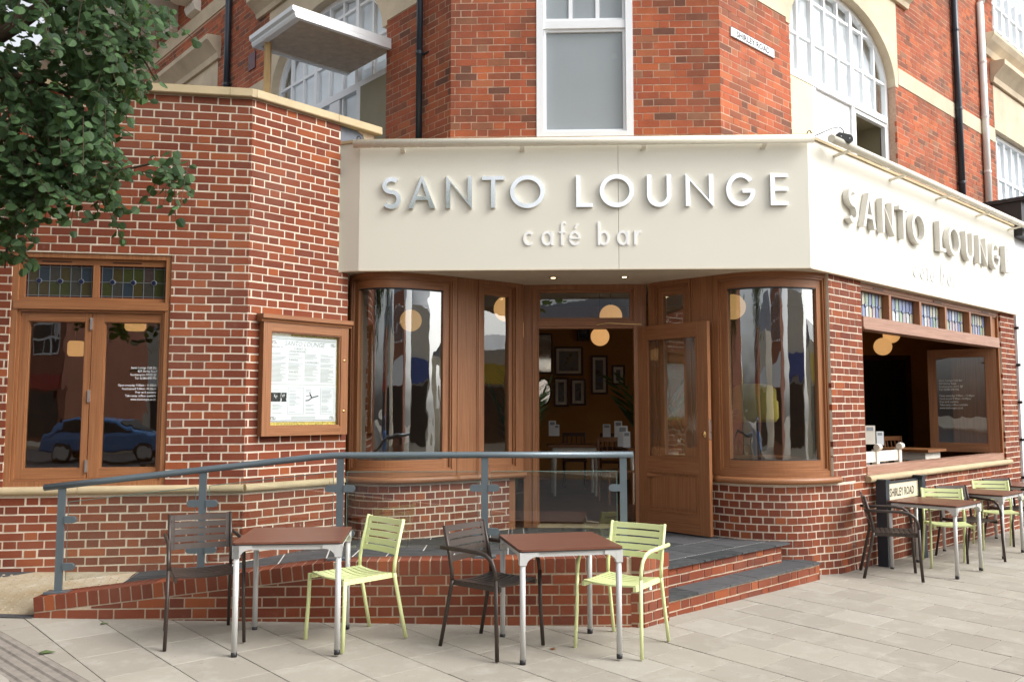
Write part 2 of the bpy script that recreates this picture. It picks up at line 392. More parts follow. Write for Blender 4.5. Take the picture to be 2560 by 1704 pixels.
# ------------------------------------------------------------------ brickwork
_ub = MB(); _ub.box(-.5, .5, -.5, .5, -.5, .5)
class Brickwork:
    """collects the bricks of one thing; the 300 that show largest become objects, the rest one mesh"""
    def __init__(s, root, mat): s.root = root; s.mat = mat; s.b = []; s.extra = []
    def add(s, wall, P, s0, s1, z0, z1, proud, depth=0.03):
        q = (s0 + s1) / 2; d = proud - depth / 2 + rnd.uniform(-.0016, .0016)
        c = P.pt(q, d, (z0 + z1) / 2); pr = project(c)
        if pr is None: return
        t = P.at(q)[1]; n = Vector((t.y, -t.x)); view = Vector((-c[0], -c[1])).normalized()
        if not (-480 < pr[0] < 3000 and -260 < pr[1] < 1960): return
        vis = -20 < pr[0] < 2580 and -10 < pr[1] < 1714
        score = (s1 - s0) * (z1 - z0) * pr[2] ** 2 * max(0.05, n.dot(view)) if vis else 0
        s.b.append((score, wall, c, P.ang(q), s1 - s0, z1 - z0, depth))
    def finish(s, name, keep=300):
        me = _ub.mesh('brick'); me.materials.append(s.mat)
        s.b.sort(key=lambda q: -q[0])
        mb = MB()
        for k, (sc, wall, c, a, wd, h, dp) in enumerate(s.b):
            e = (rnd.uniform(-.006, .006), rnd.uniform(-.012, .012), a + rnd.uniform(-.006, .006))
            if k < keep and sc > 0:
                o = bpy.data.objects.new('brick', me); COL.objects.link(o); o.parent = wall
                o.location = c; o.rotation_euler = e; o.scale = (wd, dp, h)
            else:
                mb.box(-wd / 2, wd / 2, -dp / 2, dp / 2, -h / 2, h / 2,
                       Matrix.Translation(Vector(c)) @ Matrix.Rotation(a, 4, 'Z') @ Matrix.Rotation(e[1], 4, 'Y'))
        if mb.v: stuff(mb.build(name, s.mat, s.root))
def rows(s0, s1, r, bond, st, hd, j, phase):
    """s-intervals of the bricks in course r"""
    out = []
    if bond == 'header':
        per = hd + j; q = s0 - per + ((r % 2) * per / 2 + phase) % per
        while q < s1: out.append((q, q + hd)); q += per
    else:
        per = st + hd + 2 * j; q = s0 - 2 * per + ((r % 2) * per / 2 + phase) % per
        while q < s1:
            out.append((q, q + st)); out.append((q + st + j, q + st + j + hd)); q += per
    return out
def lay(bw, wall, P, s0, s1, z0, z1, holes=(), bond='flemish', st=.2115, hd=.0995, gauge=.075, j=.0135, phase=0.0, proud=.003, zref=0.0, zfloor=None, t0=0.0, t1=0.0):
    r0 = int(math.floor((z0 - zref) / gauge)); r1 = int(math.ceil((z1 - zref) / gauge))
    for r in range(r0, r1 + 1):
        a = max(z0, zref + r * gauge + j); b = min(z1, zref + (r + 1) * gauge)
        if b - a < .012: continue
        S0, S1 = s0 + (r % 2) * t0, s1 + (r % 2) * t1                 # toothed ends, course by course
        cuts = [(h[0], h[1]) for h in holes if h[2] < (a + b) / 2 < h[3]]
        cuts.sort(); free = []; q = S0
        for h0, h1 in cuts:
            if h0 > q: free.append((q, h0))
            q = max(q, h1)
        if q < S1: free.append((q, S1))
        for f0, f1 in free:
            for x0, x1 in rows(s0, s1 + t1, r, bond, st, hd, j, phase):
                y0 = max(x0, f0); y1 = min(x1, f1)
                if y1 - y0 < .014: continue
                if zfloor is not None:
                    p = P.pt((y0 + y1) / 2, 0, 0)
                    if b < zfloor(p[0], p[1]): continue
                jz = rnd.uniform(-.0018, .0018)
                bw.add(wall, P, y0 + rnd.uniform(-.0025, .0025), y1 + rnd.uniform(-.0025, .0025), a + jz, b + jz + rnd.uniform(-.0015, .0015), proud)
def mortar(mb, P, s0, s1, z0, z1, holes=(), thick=.25, seg=0.0, d1=0.0):
    S = sorted({s0, s1, *[max(s0, min(s1, h[k])) for h in holes for k in (0, 1)]})
    Z = sorted({z0, z1, *[max(z0, min(z1, h[k])) for h in holes for k in (2, 3)]})
    for a, b in zip(S, S[1:]):
        for c, d in zip(Z, Z[1:]):
            if b - a < 1e-5 or d - c < 1e-5: continue
            m, n = (a + b) / 2, (c + d) / 2
            if any(h[0] < m < h[1] and h[2] < n < h[3] for h in holes): continue
            wbox(mb, P, a, b, c, d, -thick, d1, max(1, int((b - a) / seg)) if seg else 1)
def clip_poly(poly, a, b):
    """keep the part of poly left of the line a->b"""
    out = []
    f = lambda p: (b[0] - a[0]) * (p[1] - a[1]) - (b[1] - a[1]) * (p[0] - a[0])
    for k in range(len(poly)):
        p, q = poly[k], poly[(k + 1) % len(poly)]; fp, fq = f(p), f(q)
        if fp >= 0: out.append(p)
        if fp * fq < 0:
            t = fp / (fp - fq); out.append((p[0] + (q[0] - p[0]) * t, p[1] + (q[1] - p[1]) * t))
    return out
def clip_all(poly, region):
    for k in range(len(region)):
        if len(poly) < 3: return []
        poly = clip_poly(poly, region[k], region[(k + 1) % len(region)])
    return poly if len(poly) >= 3 else []
def parea(p): return abs(sum(p[k][0] * p[(k + 1) % len(p)][1] - p[(k + 1) % len(p)][0] * p[k][1] for k in range(len(p)))) / 2

# ------------------------------------------------------------------ setting: pavement, road
RU = Vector((.733, .681)).normalized(); NU = Vector((RU.y, -RU.x))     # along the road, out to the road
O_R = Vector((2.957, 8.346))                                          # corner of the fascia
def rn(a, b): p = O_R + RU * a + NU * b; return p.x, p.y
def sheet(name, mat, As, Bs, dz):
    mb = MB()
    for a0, a1 in zip(As, As[1:]):
        for b0, b1 in zip(Bs, Bs[1:]):
            mb.poly([(*rn(a, b), gz(*rn(a, b)) + dz) for a, b in ((a0, b0), (a0, b1), (a1, b1), (a1, b0))])
    return struct(mb.build(name, mat))
AS = [-160, -60, -30] + [-20 + 1.5 * k for k in range(27)] + [30, 60, 160]
PAV = sheet('pavement', M['joint'], AS, [-160, -40, -20] + [-14 + 1.4 * k for k in range(14)] + [5.2], -0.012)
sheet('road', M['asphalt'], AS, [5.35, 9, 14.0], -0.13)
sheet('far_pavement', M['paving'], AS, [14.15, 18, 40, 160], -0.012)
for b0, nm in ((5.2, 'kerb'), (14.0, 'far_kerb')):
    mb = MB()
    for a0, a1 in zip(AS, AS[1:]):
        p = [(*rn(a, b), 0) for a, b in ((a0, b0), (a0, b0 + .15), (a1, b0 + .15), (a1, b0))]
        mb.hexa([(x, y, gz(x, y) - .25) for x, y, _ in p] + [(x, y, gz(x, y) - .01) for x, y, _ in p])
    struct(mb.build(nm, M['stone']))
BLOCK = [(-20, 6.34), (-3.47, 6.34), (.89, 6.52), (1.2, 6.80), (2.97, 8.46), (7.7, 12.86), (22, 26), (-20, 40)]
def inside(p, poly):
    c = False; n = len(poly)
    for k in range(n):
        a, b = poly[k], poly[(k + 1) % n]
        if (a[1] > p[1]) != (b[1] > p[1]) and p[0] < (b[0] - a[0]) * (p[1] - a[1]) / (b[1] - a[1]) + a[0]: c = not c
    return c
RIB_A = Vector((-3.51, 5.98)); RIB_U = Vector((.749, -.663)); RIB_N = Vector((-.663, -.749))
slab_me = MB(); e = .004
slab_me.prism([(-.5, -.5), (.5, -.5), (.5, .5), (-.5, .5)], -.5, .42, lambda a, b, h: (a, b, h))
slab_me.v += [(-.5 + e, -.5 + e, .5), (.5 - e, -.5 + e, .5), (.5 - e, .5 - e, .5), (-.5 + e, .5 - e, .5)]
slab_me.f = [f for f in slab_me.f if f != (4, 5, 6, 7)] + [(8, 9, 10, 11), (4, 5, 9, 8), (5, 6, 10, 9), (6, 7, 11, 10), (7, 4, 8, 11)]
slab_me = slab_me.mesh('paving_slab'); slab_me.materials.append(M['paving'])
up = Vector((0.025, -0.010, 1)).normalized()
slabs = []
for ia in range(-22, 40):
    a0 = 5.755 + ia * .405
    left = a0 < 2.55
    pb = .48 if left else .383
    off = 0.0 if left else (ia % 2) * .1915
    for ib in range(-60, 40):
        b0 = -3.396 + ib * pb + off
        c = RU * (a0 + .2025) + NU * (b0 + pb / 2)
        cs = [c + RU * (sx * .2025) + NU * (sy * pb / 2) for sx, sy in ((-1, -1), (1, -1), (1, 1), (-1, 1))]
        if all(inside((p.x, p.y), BLOCK) for p in cs) or c.y < 3.6: continue
        dv = [(p - RIB_A).dot(RIB_N) for p in cs]
        if min(dv) > -.004 and max(dv) < .315: continue
        cut = min(dv) < .31 and max(dv) > 0
        z = gz(c.x, c.y); q = project((c.x, c.y, z))
        if q is None or not (-260 < q[0] < 2820 and q[1] < 1980): continue
        slabs.append((q[2], c, z, pb, cs if cut else None))
slabs.sort(key=lambda q: -q[0])
for k, (sc, c, z, pb, cut) in enumerate(slabs[:300]):
    if cut:                                                           # slab trimmed along the ribbed strip
        E0, E1 = RIB_A - RIB_U * 9, RIB_A + RIB_U * 9; F0, F1 = E0 + RIB_N * .31, E1 + RIB_N * .31
        g = [c + (p - c) * .985 for p in cut]; g = [(p.x, p.y) for p in g]
        if parea(g) and sum(g[i][0] * g[(i + 1) % 4][1] - g[(i + 1) % 4][0] * g[i][1] for i in range(4)) < 0: g.reverse()
        for a, b in (((E0.x, E0.y), (E1.x, E1.y)), ((F1.x, F1.y), (F0.x, F0.y))):
            pl = clip_poly(g, a, b)
            if len(pl) > 2 and parea(pl) > .004:
                mb = MB(); mb.prism(pl, -.03, .0, lambda x, y, h: (x, y, gz(x, y) + h)); mb.build('paving_slab', M['paving'], PAV)
        continue
    o = bpy.data.objects.new('paving_slab', slab_me); COL.objects.link(o); o.parent = PAV
    o.location = (c.x, c.y, z - .014 + rnd.uniform(-.0012, .0012))
    m3 = Matrix(((RU.x, NU.x, 0), (RU.y, NU.y, 0), (0, 0, 1)))
    o.rotation_mode = 'QUATERNION'
    o.rotation_quaternion = Vector((0, 0, 1)).rotation_difference(up) @ Matrix(((RU.x, -RU.y, 0), (RU.y, RU.x, 0), (0, 0, 1))).to_quaternion()
    o.scale = (.3990, pb - .0060, .03)
if len(slabs) > 300:
    mb = MB()
    for sc, c, z, pb, cut in slabs[300:]:
        pts = [c + RU * (sx * .2) + NU * (sy * (pb / 2 - .002)) for sx, sy in ((-1, -1), (1, -1), (1, 1), (-1, 1))]
        mb.hexa([(p.x, p.y, gz(p.x, p.y) - .03) for p in pts] + [(p.x, p.y, gz(p.x, p.y)) for p in pts])
    stuff(mb.build('paving_slabs', M['paving'], PAV))
# ribbed strip in the near left corner
mb = MB()
def rp(u, v, z=0.0):
    p = RIB_A + RIB_U * u + RIB_N * v; return (p.x, p.y, gz(p.x, p.y) + z)
mb.hexa([rp(-1, 0, -.03), rp(2.4, 0, -.03), rp(2.4, .31, -.03), rp(-1, .31, -.03), rp(-1, 0, -.002), rp(2.4, 0, -.002), rp(2.4, .31, -.002), rp(-1, .31, -.002)])
strip = struct(mb.build('ribbed_paving', M['rib']))
for k in range(4):
    for h in range(2):
        mb = MB(); c0 = .045 + k * .073; u0 = -1 + h * 1.7
        for a, b in ((c0 - .022, c0 - .010), (c0 - .010, c0 + .010), (c0 + .010, c0 + .022)):
            za, zb = (-.004, .008) if b < c0 else (.008, .008) if a < c0 else (.008, -.004)
            for q in range(12):
                ua, ub = u0 + 1.697 * q / 12, u0 + 1.697 * (q + 1) / 12
                mb.poly([rp(ua, a, za), rp(ub, a, za), rp(ub, b, zb), rp(ua, b, zb)])
        mb.build('rib', M['rib'], strip)
# tan blister paving and asphalt wedge beside the foot of the ramp
def apz(x, y):
    t = max(0, min(1, (y - 6.38) / 1.1)); return gz(x, min(y, 6.38)) + .006 + t * .075
def apx(y): return -3.46 if y < 6.5 else -3.13 - (y - 6.52) * .16
mb = MB()
for y0, y1 in ((6.38, 6.499), (6.501, 6.8), (6.8, 7.15), (7.15, 7.5), (7.5, 7.95)):
    for k0, k1 in ((0, .6), (.6, 1)):
        f = lambda k, y: -7 + (apx(y) + 7) * k
        mb.poly([(x, y, apz(x, y)) for x, y in ((f(k0, y0), y0), (f(k1, y0), y0), (f(k1, y1), y1), (f(k0, y1), y1))])
APR = struct(mb.build('tactile_paving', M['tan_paving']))
dm = MB(); sphere(dm, (0, 0, 0), .0125, 8, 4, .45); dmesh = dm.mesh('blister', True); dmesh.materials.append(M['tan_paving'])
mbb = MB()
for i in range(30):
    for k in range(16):
        x, y = -4.7 + i * .066 - .02 * k, 6.42 + k * .066
        if x > apx(y) - .04 or (x > -3.5 and y < 6.6): continue
        i0 = len(mbb.v); z = apz(x, y)
        mbb.v += [(x + .014 * math.cos(q * 1.0472), y + .014 * math.sin(q * 1.0472), z) for q in range(6)] + [(x + .008 * math.cos(q * 1.0472), y + .008 * math.sin(q * 1.0472), z + .005) for q in range(6)]
        mbb.f += [(i0 + q, i0 + (q + 1) % 6, i0 + 6 + (q + 1) % 6, i0 + 6 + q) for q in range(6)] + [tuple(range(i0 + 6, i0 + 12))]
stuff(mbb.build('blister_dots', M['tan_paving'], APR))
mb = MB(); mb.poly([(x, y, apz(x, y) + .006) for x, y in ((-7, 7.0), (-4.62, 6.95), (-4.1, 7.6), (-7, 7.4))]); struct(mb.build('asphalt_patch', M['asphalt']))
mb = MB(); mb.poly([(x, y, gz(x, y) + .007) for x, y in ((-7, 6.30), (-3.47, 6.30), (-3.47, 6.39), (-7, 6.39))]); struct(mb.build('dark_joint_strip', M['asphalt']))

# ------------------------------------------------------------------ entrance ramp, landing and steps
LAND = .315
FR = Path([(-3.47, 6.32), (.89, 6.49)])                               # face of the ramp wall
CH = Path([(.89, 6.49), (.985, 6.475)]); RT = Path([(.985, 6.475), (1.21, 6.70)])
RAMP = thing('entrance_ramp', 'red brick entrance ramp with slate landing and two slate steps before the door', 'ramp', (-1, 7, 0.05))
rb = Brickwork(RAMP, M['brick'])
BEND = 2.14
def ctop(s): return .255 + (.495 - .255) * min(1, max(0, s) / BEND) + max(0, s - BEND) * .008
mb = MB()
for s0, s1 in [(k * BEND / 8, (k + 1) * BEND / 8) for k in range(8)] + [(BEND, FR.L)]:
    i = len(mb.v)
    for s in (s0, s1): mb.v += [FR.pt(s, -.215, -.1), FR.pt(s, -.004, -.1), FR.pt(s, -.004, ctop(s) - .1025), FR.pt(s, -.215, ctop(s) - .1025)]
    mb.f += [(i + q, i + (q + 1) % 4, i + 4 + (q + 1) % 4, i + 4 + q) for q in range(4)]
    mb.f += [(i, i + 3, i + 2, i + 1), (i + 4, i + 5, i + 6, i + 7)]
wall_r = mb.build('wall', M['mortar_ramp'], RAMP)
mb = MB(); wbox(mb, CH, 0, CH.L, -.1, .41, -.2, -.006); wbox(mb, RT, 0, RT.L, -.1, .41, -.2, -.006)
wall_r2 = mb.build('wall', M['mortar_ramp'], RAMP)
gf = lambda x, y: gz(x, y)
wedge = MB()
for r in range(-2, 6):                                               # coursed bricks, cut to the slope at the top
    a = r * .075 + .026; b = a + .063
    for x0, x1 in rows(0, FR.L, r, 'flemish', .2125, .1005, .012, .07):
        x0 = max(x0, 0); x1 = min(x1, FR.L)
        if x1 - x0 < .02: continue
        p = FR.pt((x0 + x1) / 2, 0, 0)
        if b < gz(p[0], p[1]) - .005: continue
        t0, t1 = ctop(x0) - .1125, ctop(x1) - .1125
        if b <= min(t0, t1): rb.add(wall_r, FR, x0, x1, a, b, 0.0)
        elif a < max(t0, t1) - .008:
            pl = clip_all([(x0, a), (x1, a), (x1, b), (x0, b)], [(x1, t1), (x0, t0), (x0, a - .1), (x1, a - .1)])
            if pl and parea(pl) > .0006:
                mbw = MB(); mbw.prism(pl, -.03, 0.0, lambda q, zz, h: FR.pt(q, h, zz))
                mbw.build('brick', M['brick'], wall_r)
for P_, w_ in ((CH, wall_r2), (RT, wall_r2)):
    lay(rb, w_, P_, .003, P_.L - .003, -.05, .395, bond='header', zref=.026, zfloor=gf, proud=0.0)
rb_me = {}
def edge_brick(P, s, z0, tilt, wd=.066, dep=.215, h=.1025):
    mbk = MB(); mbk.box(-wd / 2, wd / 2, -dep, 0, 0, h)
    me = rb_me.get('e') or rb_me.setdefault('e', mbk.mesh('coping_brick'))
    if not me.materials: me.materials.append(M['brick'])
    o = bpy.data.objects.new('coping_brick', me); COL.objects.link(o); o.parent = wall_r
    a = P.ang(s) + math.pi; c = P.pt(s, .002 + rnd.uniform(-.001, .001), z0)
    o.rotation_euler = (0, tilt + rnd.uniform(-.01, .01), a)
    o.location = c
s = .036
while s < FR.L - .03:
    sl_ = math.atan2(.24, BEND) if s < BEND else 0.0
    edge_brick(FR, s, ctop(s) - .1025, sl_); s += .0775
mb = MB(); 
for s0, s1 in ((0, BEND), (BEND, FR.L)):                              # mortar bed between the coping bricks
    i = len(mb.v)
    for q in (s0, s1): mb.v += [FR.pt(q, -.212, ctop(q) - .1025), FR.pt(q, -.004, ctop(q) - .1025), FR.pt(q, -.004, ctop(q) - .005), FR.pt(q, -.212, ctop(q) - .005)]
    mb.f += [(i + q, i + (q + 1) % 4, i + 4 + (q + 1) % 4, i + 4 + q) for q in range(4)] + [(i, i + 3, i + 2, i + 1), (i + 4, i + 5, i + 6, i + 7)]
mb.build('mortar_bed', M['mortar_ramp'], RAMP)
mb = MB(); cp = [FR.pt(FR.L - .005, 0, 0), CH.pt(CH.L, 0, 0), RT.pt(RT.L, 0, 0), RT.pt(RT.L, -.215, 0), FR.pt(FR.L - .005, -.215, 0)]
mb.prism([(p[0], p[1]) for p in cp], .41, ctop(FR.L), lambda a, b, h: (a, b, h)); pier = mb.build('mortar_bed', M['mortar_ramp'], RAMP)
for P_, s0, s1 in ((CH, .004, CH.L - .004), (RT, .004, .07), (RT, .08, .147), (RT, .157, .224), (RT, .234, RT.L)):
    mb = MB(); wbox(mb, P_, s0, s1, .415, ctop(FR.L) + .003, -.19, .004); mb.build('coping_brick', M['brick'], wall_r2)
# ramp bed and slates
def rampz(x): return LAND - .132 * max(0, (-1.42 - x) / 1.86)
mb = MB(); mb.prism([(-3.12, 6.5), (-1.42, 6.5), (-1.42, 8.9), (-2.1, 8.9), (-3.352, 7.95)], 0, 1, lambda a, b, h: (a, b, rampz(a) - .0008 if h else -.1))
land_poly = [(-1.42, 6.6), (.98, 6.62), (1.10, 6.80), (1.15, 7.12), (2.53, 8.40), (2.56, 8.9), (1.8, 9.9), (-.2, 9.9), (-1.42, 9.4)]
mb.prism(land_poly, -.05, LAND - .0008, lambda a, b, h: (a, b, h))
bed = mb.build('slate_bed', M['grout'], RAMP)
def slate(poly, zf, jit=.0006):
    mbs = MB(); z = rnd.uniform(-jit, jit)
    mbs.prism(poly, -.012, .0025, lambda a, b, h: (a, b, zf(a, b) + h + z)); mbs.build('slate_tile', M['slate'], bed)
ru = Vector((.988, .156)); rv = Vector((-.156, .988)); r0 = Vector((-3.12, 6.50))
for a in range(-1, 6):
    for b in range(8):
        q = [r0 + ru * x_ + rv * y_ for x_, y_ in ((a * .41 + .007, b * .35 - .138), (a * .41 + .403, b * .35 - .138), (a * .41 + .403, b * .35 + .198), (a * .41 + .007, b * .35 + .198))]
        pl = clip_all([(p.x, p.y) for p in q], [(-3.12, 6.51), (-1.426, 6.51), (-1.426, 8.88), (-2.1, 8.88), (-3.346, 7.94)])
        if pl and parea(pl) > .006: slate(pl, lambda x_, y_: rampz(x_))
flat = lambda p, q: LAND
for r in range(9):                                                     # landing, left of the border strip
    y0 = 6.64 + r * .34; off = (r % 2) * .3
    for c in range(-1, 4):
        x0 = -1.42 + c * .6 - off
        pl = clip_all([(x0 + .006, y0 + .006), (x0 + .594, y0 + .006), (x0 + .594, y0 + .334), (x0 + .006, y0 + .334)], [(-1.41, 6.6), (-.04, 6.6), (-.04, 9.7), (-1.41, 9.7)])
        if y0 > 7.4 and not pl and x0 < -1.4: pl = []
        if pl and parea(pl) > .01: slate(pl, flat)
for y0 in [6.64 + k * .6 for k in range(5)]: slate([(-.03, y0 + .004), (.12, y0 + .004), (.12, y0 + .592), (-.03, y0 + .592)], flat)
reg = [(.13, 6.63), (.72, 6.63), (2.62, 8.382), (2.62, 9.6), (.13, 9.6)]
slate([(.75, 6.635), (.97, 6.64), (1.2, 6.85), (1.228, 7.09)], flat)
e0 = Vector((1.235, 7.115)); eu = (Vector((2.60, 8.37)) - e0).normalized(); en = Vector((-eu.y, eu.x))
for r in range(9):
    for c in range(-5, 6):
        a0, b0 = c * .58 + (r % 2) * .22, r * .40
        if r == 0: b0, bh = 0.0, .20
        else: b0, bh = .20 + (r - 1) * .42, .42
        pl = [e0 + eu * a + en * b for a, b in ((a0 + .007, b0 + (.007 if r else -.012)), (a0 + .573, b0 + (.007 if r else -.012)), (a0 + .573, b0 + bh - .007), (a0 + .007, b0 + bh - .007))]
        pl = [(p.x, p.y) for p in pl]
        if r == 0:
            pl = clip_all(pl, [(1.15, 6.8), (3, 6.8), (2.63, 9), (1.15, 9)])
        else: pl = clip_all(pl, reg)
        if pl and parea(pl) > .008: slate(pl, flat)
# steps: two brick risers, one slate tread
ST1 = Path([(1.19, 7.085), (2.62, 8.40)]); ST0 = Path([(1.15, 6.73), (2.99, 8.425)])
mb = MB(); wbox(mb, ST1, -.02, ST1.L, -.05, LAND - .014, -.4, -.012); w1 = mb.build('riser', M['mortar_ramp'], RAMP)
mb = MB(); wbox(mb, ST0, -.02, ST0.L, -.12, .122, -.5, -.008); w0 = mb.build('riser', M['mortar_ramp'], RAMP)
lay(rb, w1, ST1, .0, ST1.L, .128, LAND - .016, zref=.006, phase=.1, proud=-.006)
lay(rb, w0, ST0, .0, ST0.L, -.08, .120, zref=-.046, phase=.22, zfloor=gf, proud=-.002)
s = -.02
while s < ST0.L - .05:
    wd = rnd.choice((.42, .5, .46)); s1 = min(s + wd, ST0.L)
    mb = MB(); wbox(mb, ST0, s + .003, s1 - .003, .122, .14 + rnd.uniform(-.001, .001), -.42, .012); mb.build('slate_tile', M['slate'], w0); s += wd
mb = MB(); wbox(mb, RT, .06, .085, .27, .33, .0, .008); mb.build('cable_tag', M['white'], RAMP)
rb.finish('brickwork', 300)
# ------------------------------------------------------------------ cafe shopfront
SHOP = thing('cafe_shopfront', 'new red brick corner cafe shopfront with timber windows and curved glazing under cream fascia', 'building', (0, 9.6, .2))
sb = Brickwork(SHOP, M['brick'])
C0 = (-2.44, 7.82)
uA = Vector((2.02, .32)).normalized(); uB = Vector((.68, .733)).normalized()
LA = 4.2
PA = Path([(C0[0] - uA.x * LA, C0[1] - uA.y * LA), C0])
PB = Path([C0, (C0[0] + uB.x * 1.12, C0[1] + uB.y * 1.12)])
A = lambda s: LA + s                                                   # s measured from the corner
WZ0, WZ1 = .94, 3.02
hA = [(A(-2.03), A(-.68), WZ0, WZ1)]
mb = MB(); mortar(mb, PA, 0, LA, -.1, 4.53, hA, .25); wallA = mb.build('wall', M['mortar'], SHOP)
mb = MB(); mortar(mb, PB, 0, PB.L, -.1, 3.0, (), .25); mortar(mb, PB, 0, 1.0, 3.0, 4.53, (), .25); wallB = mb.build('wall', M['mortar'], SHOP)
lay(sb, wallA, PA, 0, LA - .0005, .05, 4.53, hA + [(0, LA, .868, .945)], zref=.02, phase=.12)
lay(sb, wallB, PB, .001, PB.L, .2, 3.0, [(0, 2, .868, .945)], zref=.02, phase=-.02)
lay(sb, wallB, PB, .001, 1.0, 3.0, 4.53, (), zref=.02, phase=-.02)
# tan stone: coping and half-round sill
def stones(P, s0, s1, ln, prof, name, n=1, mat=None):
    s = s0
    while s < s1 - .02:
        e_ = min(s1, s + ln)
        if s1 - e_ < .12: e_ = s1
        mb = MB(); wprof(mb, P, s + .002, e_ - .002, prof, n); mb.build(name, mat or M['stone_tan'], SHOP); s = e_
cop = [(-.29, 4.532), (.05, 4.532), (.055, 4.54), (.05, 4.612), (-.12, 4.635), (-.29, 4.612)]
stones(PA, -.2, LA + .0, 1.05, cop, 'coping_stone')
stones(PB, .012, 1.50, .93, cop, 'coping_stone')
mb = MB(); c_ = [PA.pt(LA, d, 0)[:2] for d in (.05, -.29)] + [PB.pt(.012, d, 0)[:2] for d in (-.29, .05)]
mb.prism([c_[0], c_[3], c_[2], c_[1]], 4.534, 4.612, lambda a, b, h: (a, b, h)); mb.build('coping_stone', M['stone_tan'], SHOP)
hr = halfround(.870, .942, -.02, .055)
stones(PA, 0, LA + .006, 1.4, hr, 'stone_sill'); stones(PB, .0, PB.L - .03, .9, hr, 'stone_sill')
# lead flashing where the brick return stops short above the fascia
mb = MB(); wbox(mb, PB, 1.0, 1.40, 4.2, 4.53, -.25, -.03); mb.build('flashing', M['lead'], SHOP)
mb = MB(); mb.prism([(1.22, 4.531), (1.30, 4.50), (1.33, 4.42), (1.35, 4.34), (1.43, 4.34), (1.45, 4.531)], -.25, -.022, lambda a, b, h: PB.pt(a, h, b)); mb.build('mortar_fillet', M['mortar_ramp'], SHOP)

def frame_rect(mb, P, s0, s1, z0, z1, wl, wr, wb, wt, d0, d1, n=1):
    """stiles full height, rails butted between them"""
    wbox(mb, P, s0, s0 + wl, z0, z1, d0, d1); wbox(mb, P, s1 - wr, s1, z0, z1, d0, d1)
    if wb: wbox(mb, P, s0 + wl, s1 - wr, z0, z0 + wb, d0, d1, n)
    if wt: wbox(mb, P, s0 + wl, s1 - wr, z1 - wt, z1, d0, d1, n)
def stiles(P, s0, s1, z0, z1, w_, d0, d1, mat, parent, name='stile'):
    for a, b in ((s0, s0 + w_), (s1 - w_, s1)):
        mb = MB(); wbox(mb, P, a, b, z0, z1, d0, d1); mb.build(name, mat, parent)
def frame_parts(P, s0, s1, z0, z1, w_, wb, wt, d0, d1, parent, n=1):
    """one frame member = one mesh, so that the grain runs along it"""
    stiles(P, s0, s1, z0, z1, w_, d0, d1, M['wood_v'], parent)
    for a, b, ok in ((z0, z0 + wb, wb), (z1 - wt, z1, wt)):
        if ok:
            mb = MB(); wbox(mb, P, s0 + w_ + .0008, s1 - w_ - .0008, a, b, d0, d1, n); mb.build('rail', M['wood_h'], parent)
def pane(P, s0, s1, z0, z1, d, mat, parent, n=1, name='pane'):
    mb = MB(); i = 0
    for k in range(n + 1):
        q = s0 + (s1 - s0) * k / n; mb.v += [P.pt(q, d, z0), P.pt(q, d, z1)]
    mb.f = [(2 * k, 2 * k + 2, 2 * k + 3, 2 * k + 1) for k in range(n)]
    return mb.build(name, mat, parent, n > 1)

# --- left window: two folding glazed leaves under a stained-glass fanlight
W0, W1 = A(-2.03), A(-.68)
mb = MB(); frame_rect(mb, PA, W0, W1, WZ0, WZ1, .05, .05, .045, .045, -.14, -.012)
winA = mb.build('window_frame', M['wood_v'], SHOP)
frame_parts(PA, W0 + .051, W1 - .051, .986, 2.508, .022, .02, .022, -.14, -.03, winA)
mb = MB(); wbox(mb, PA, W0 + .02, W1 - .02, 2.510, 2.585, -.14, -.004); mb.build('transom', M['wood_h'], winA)
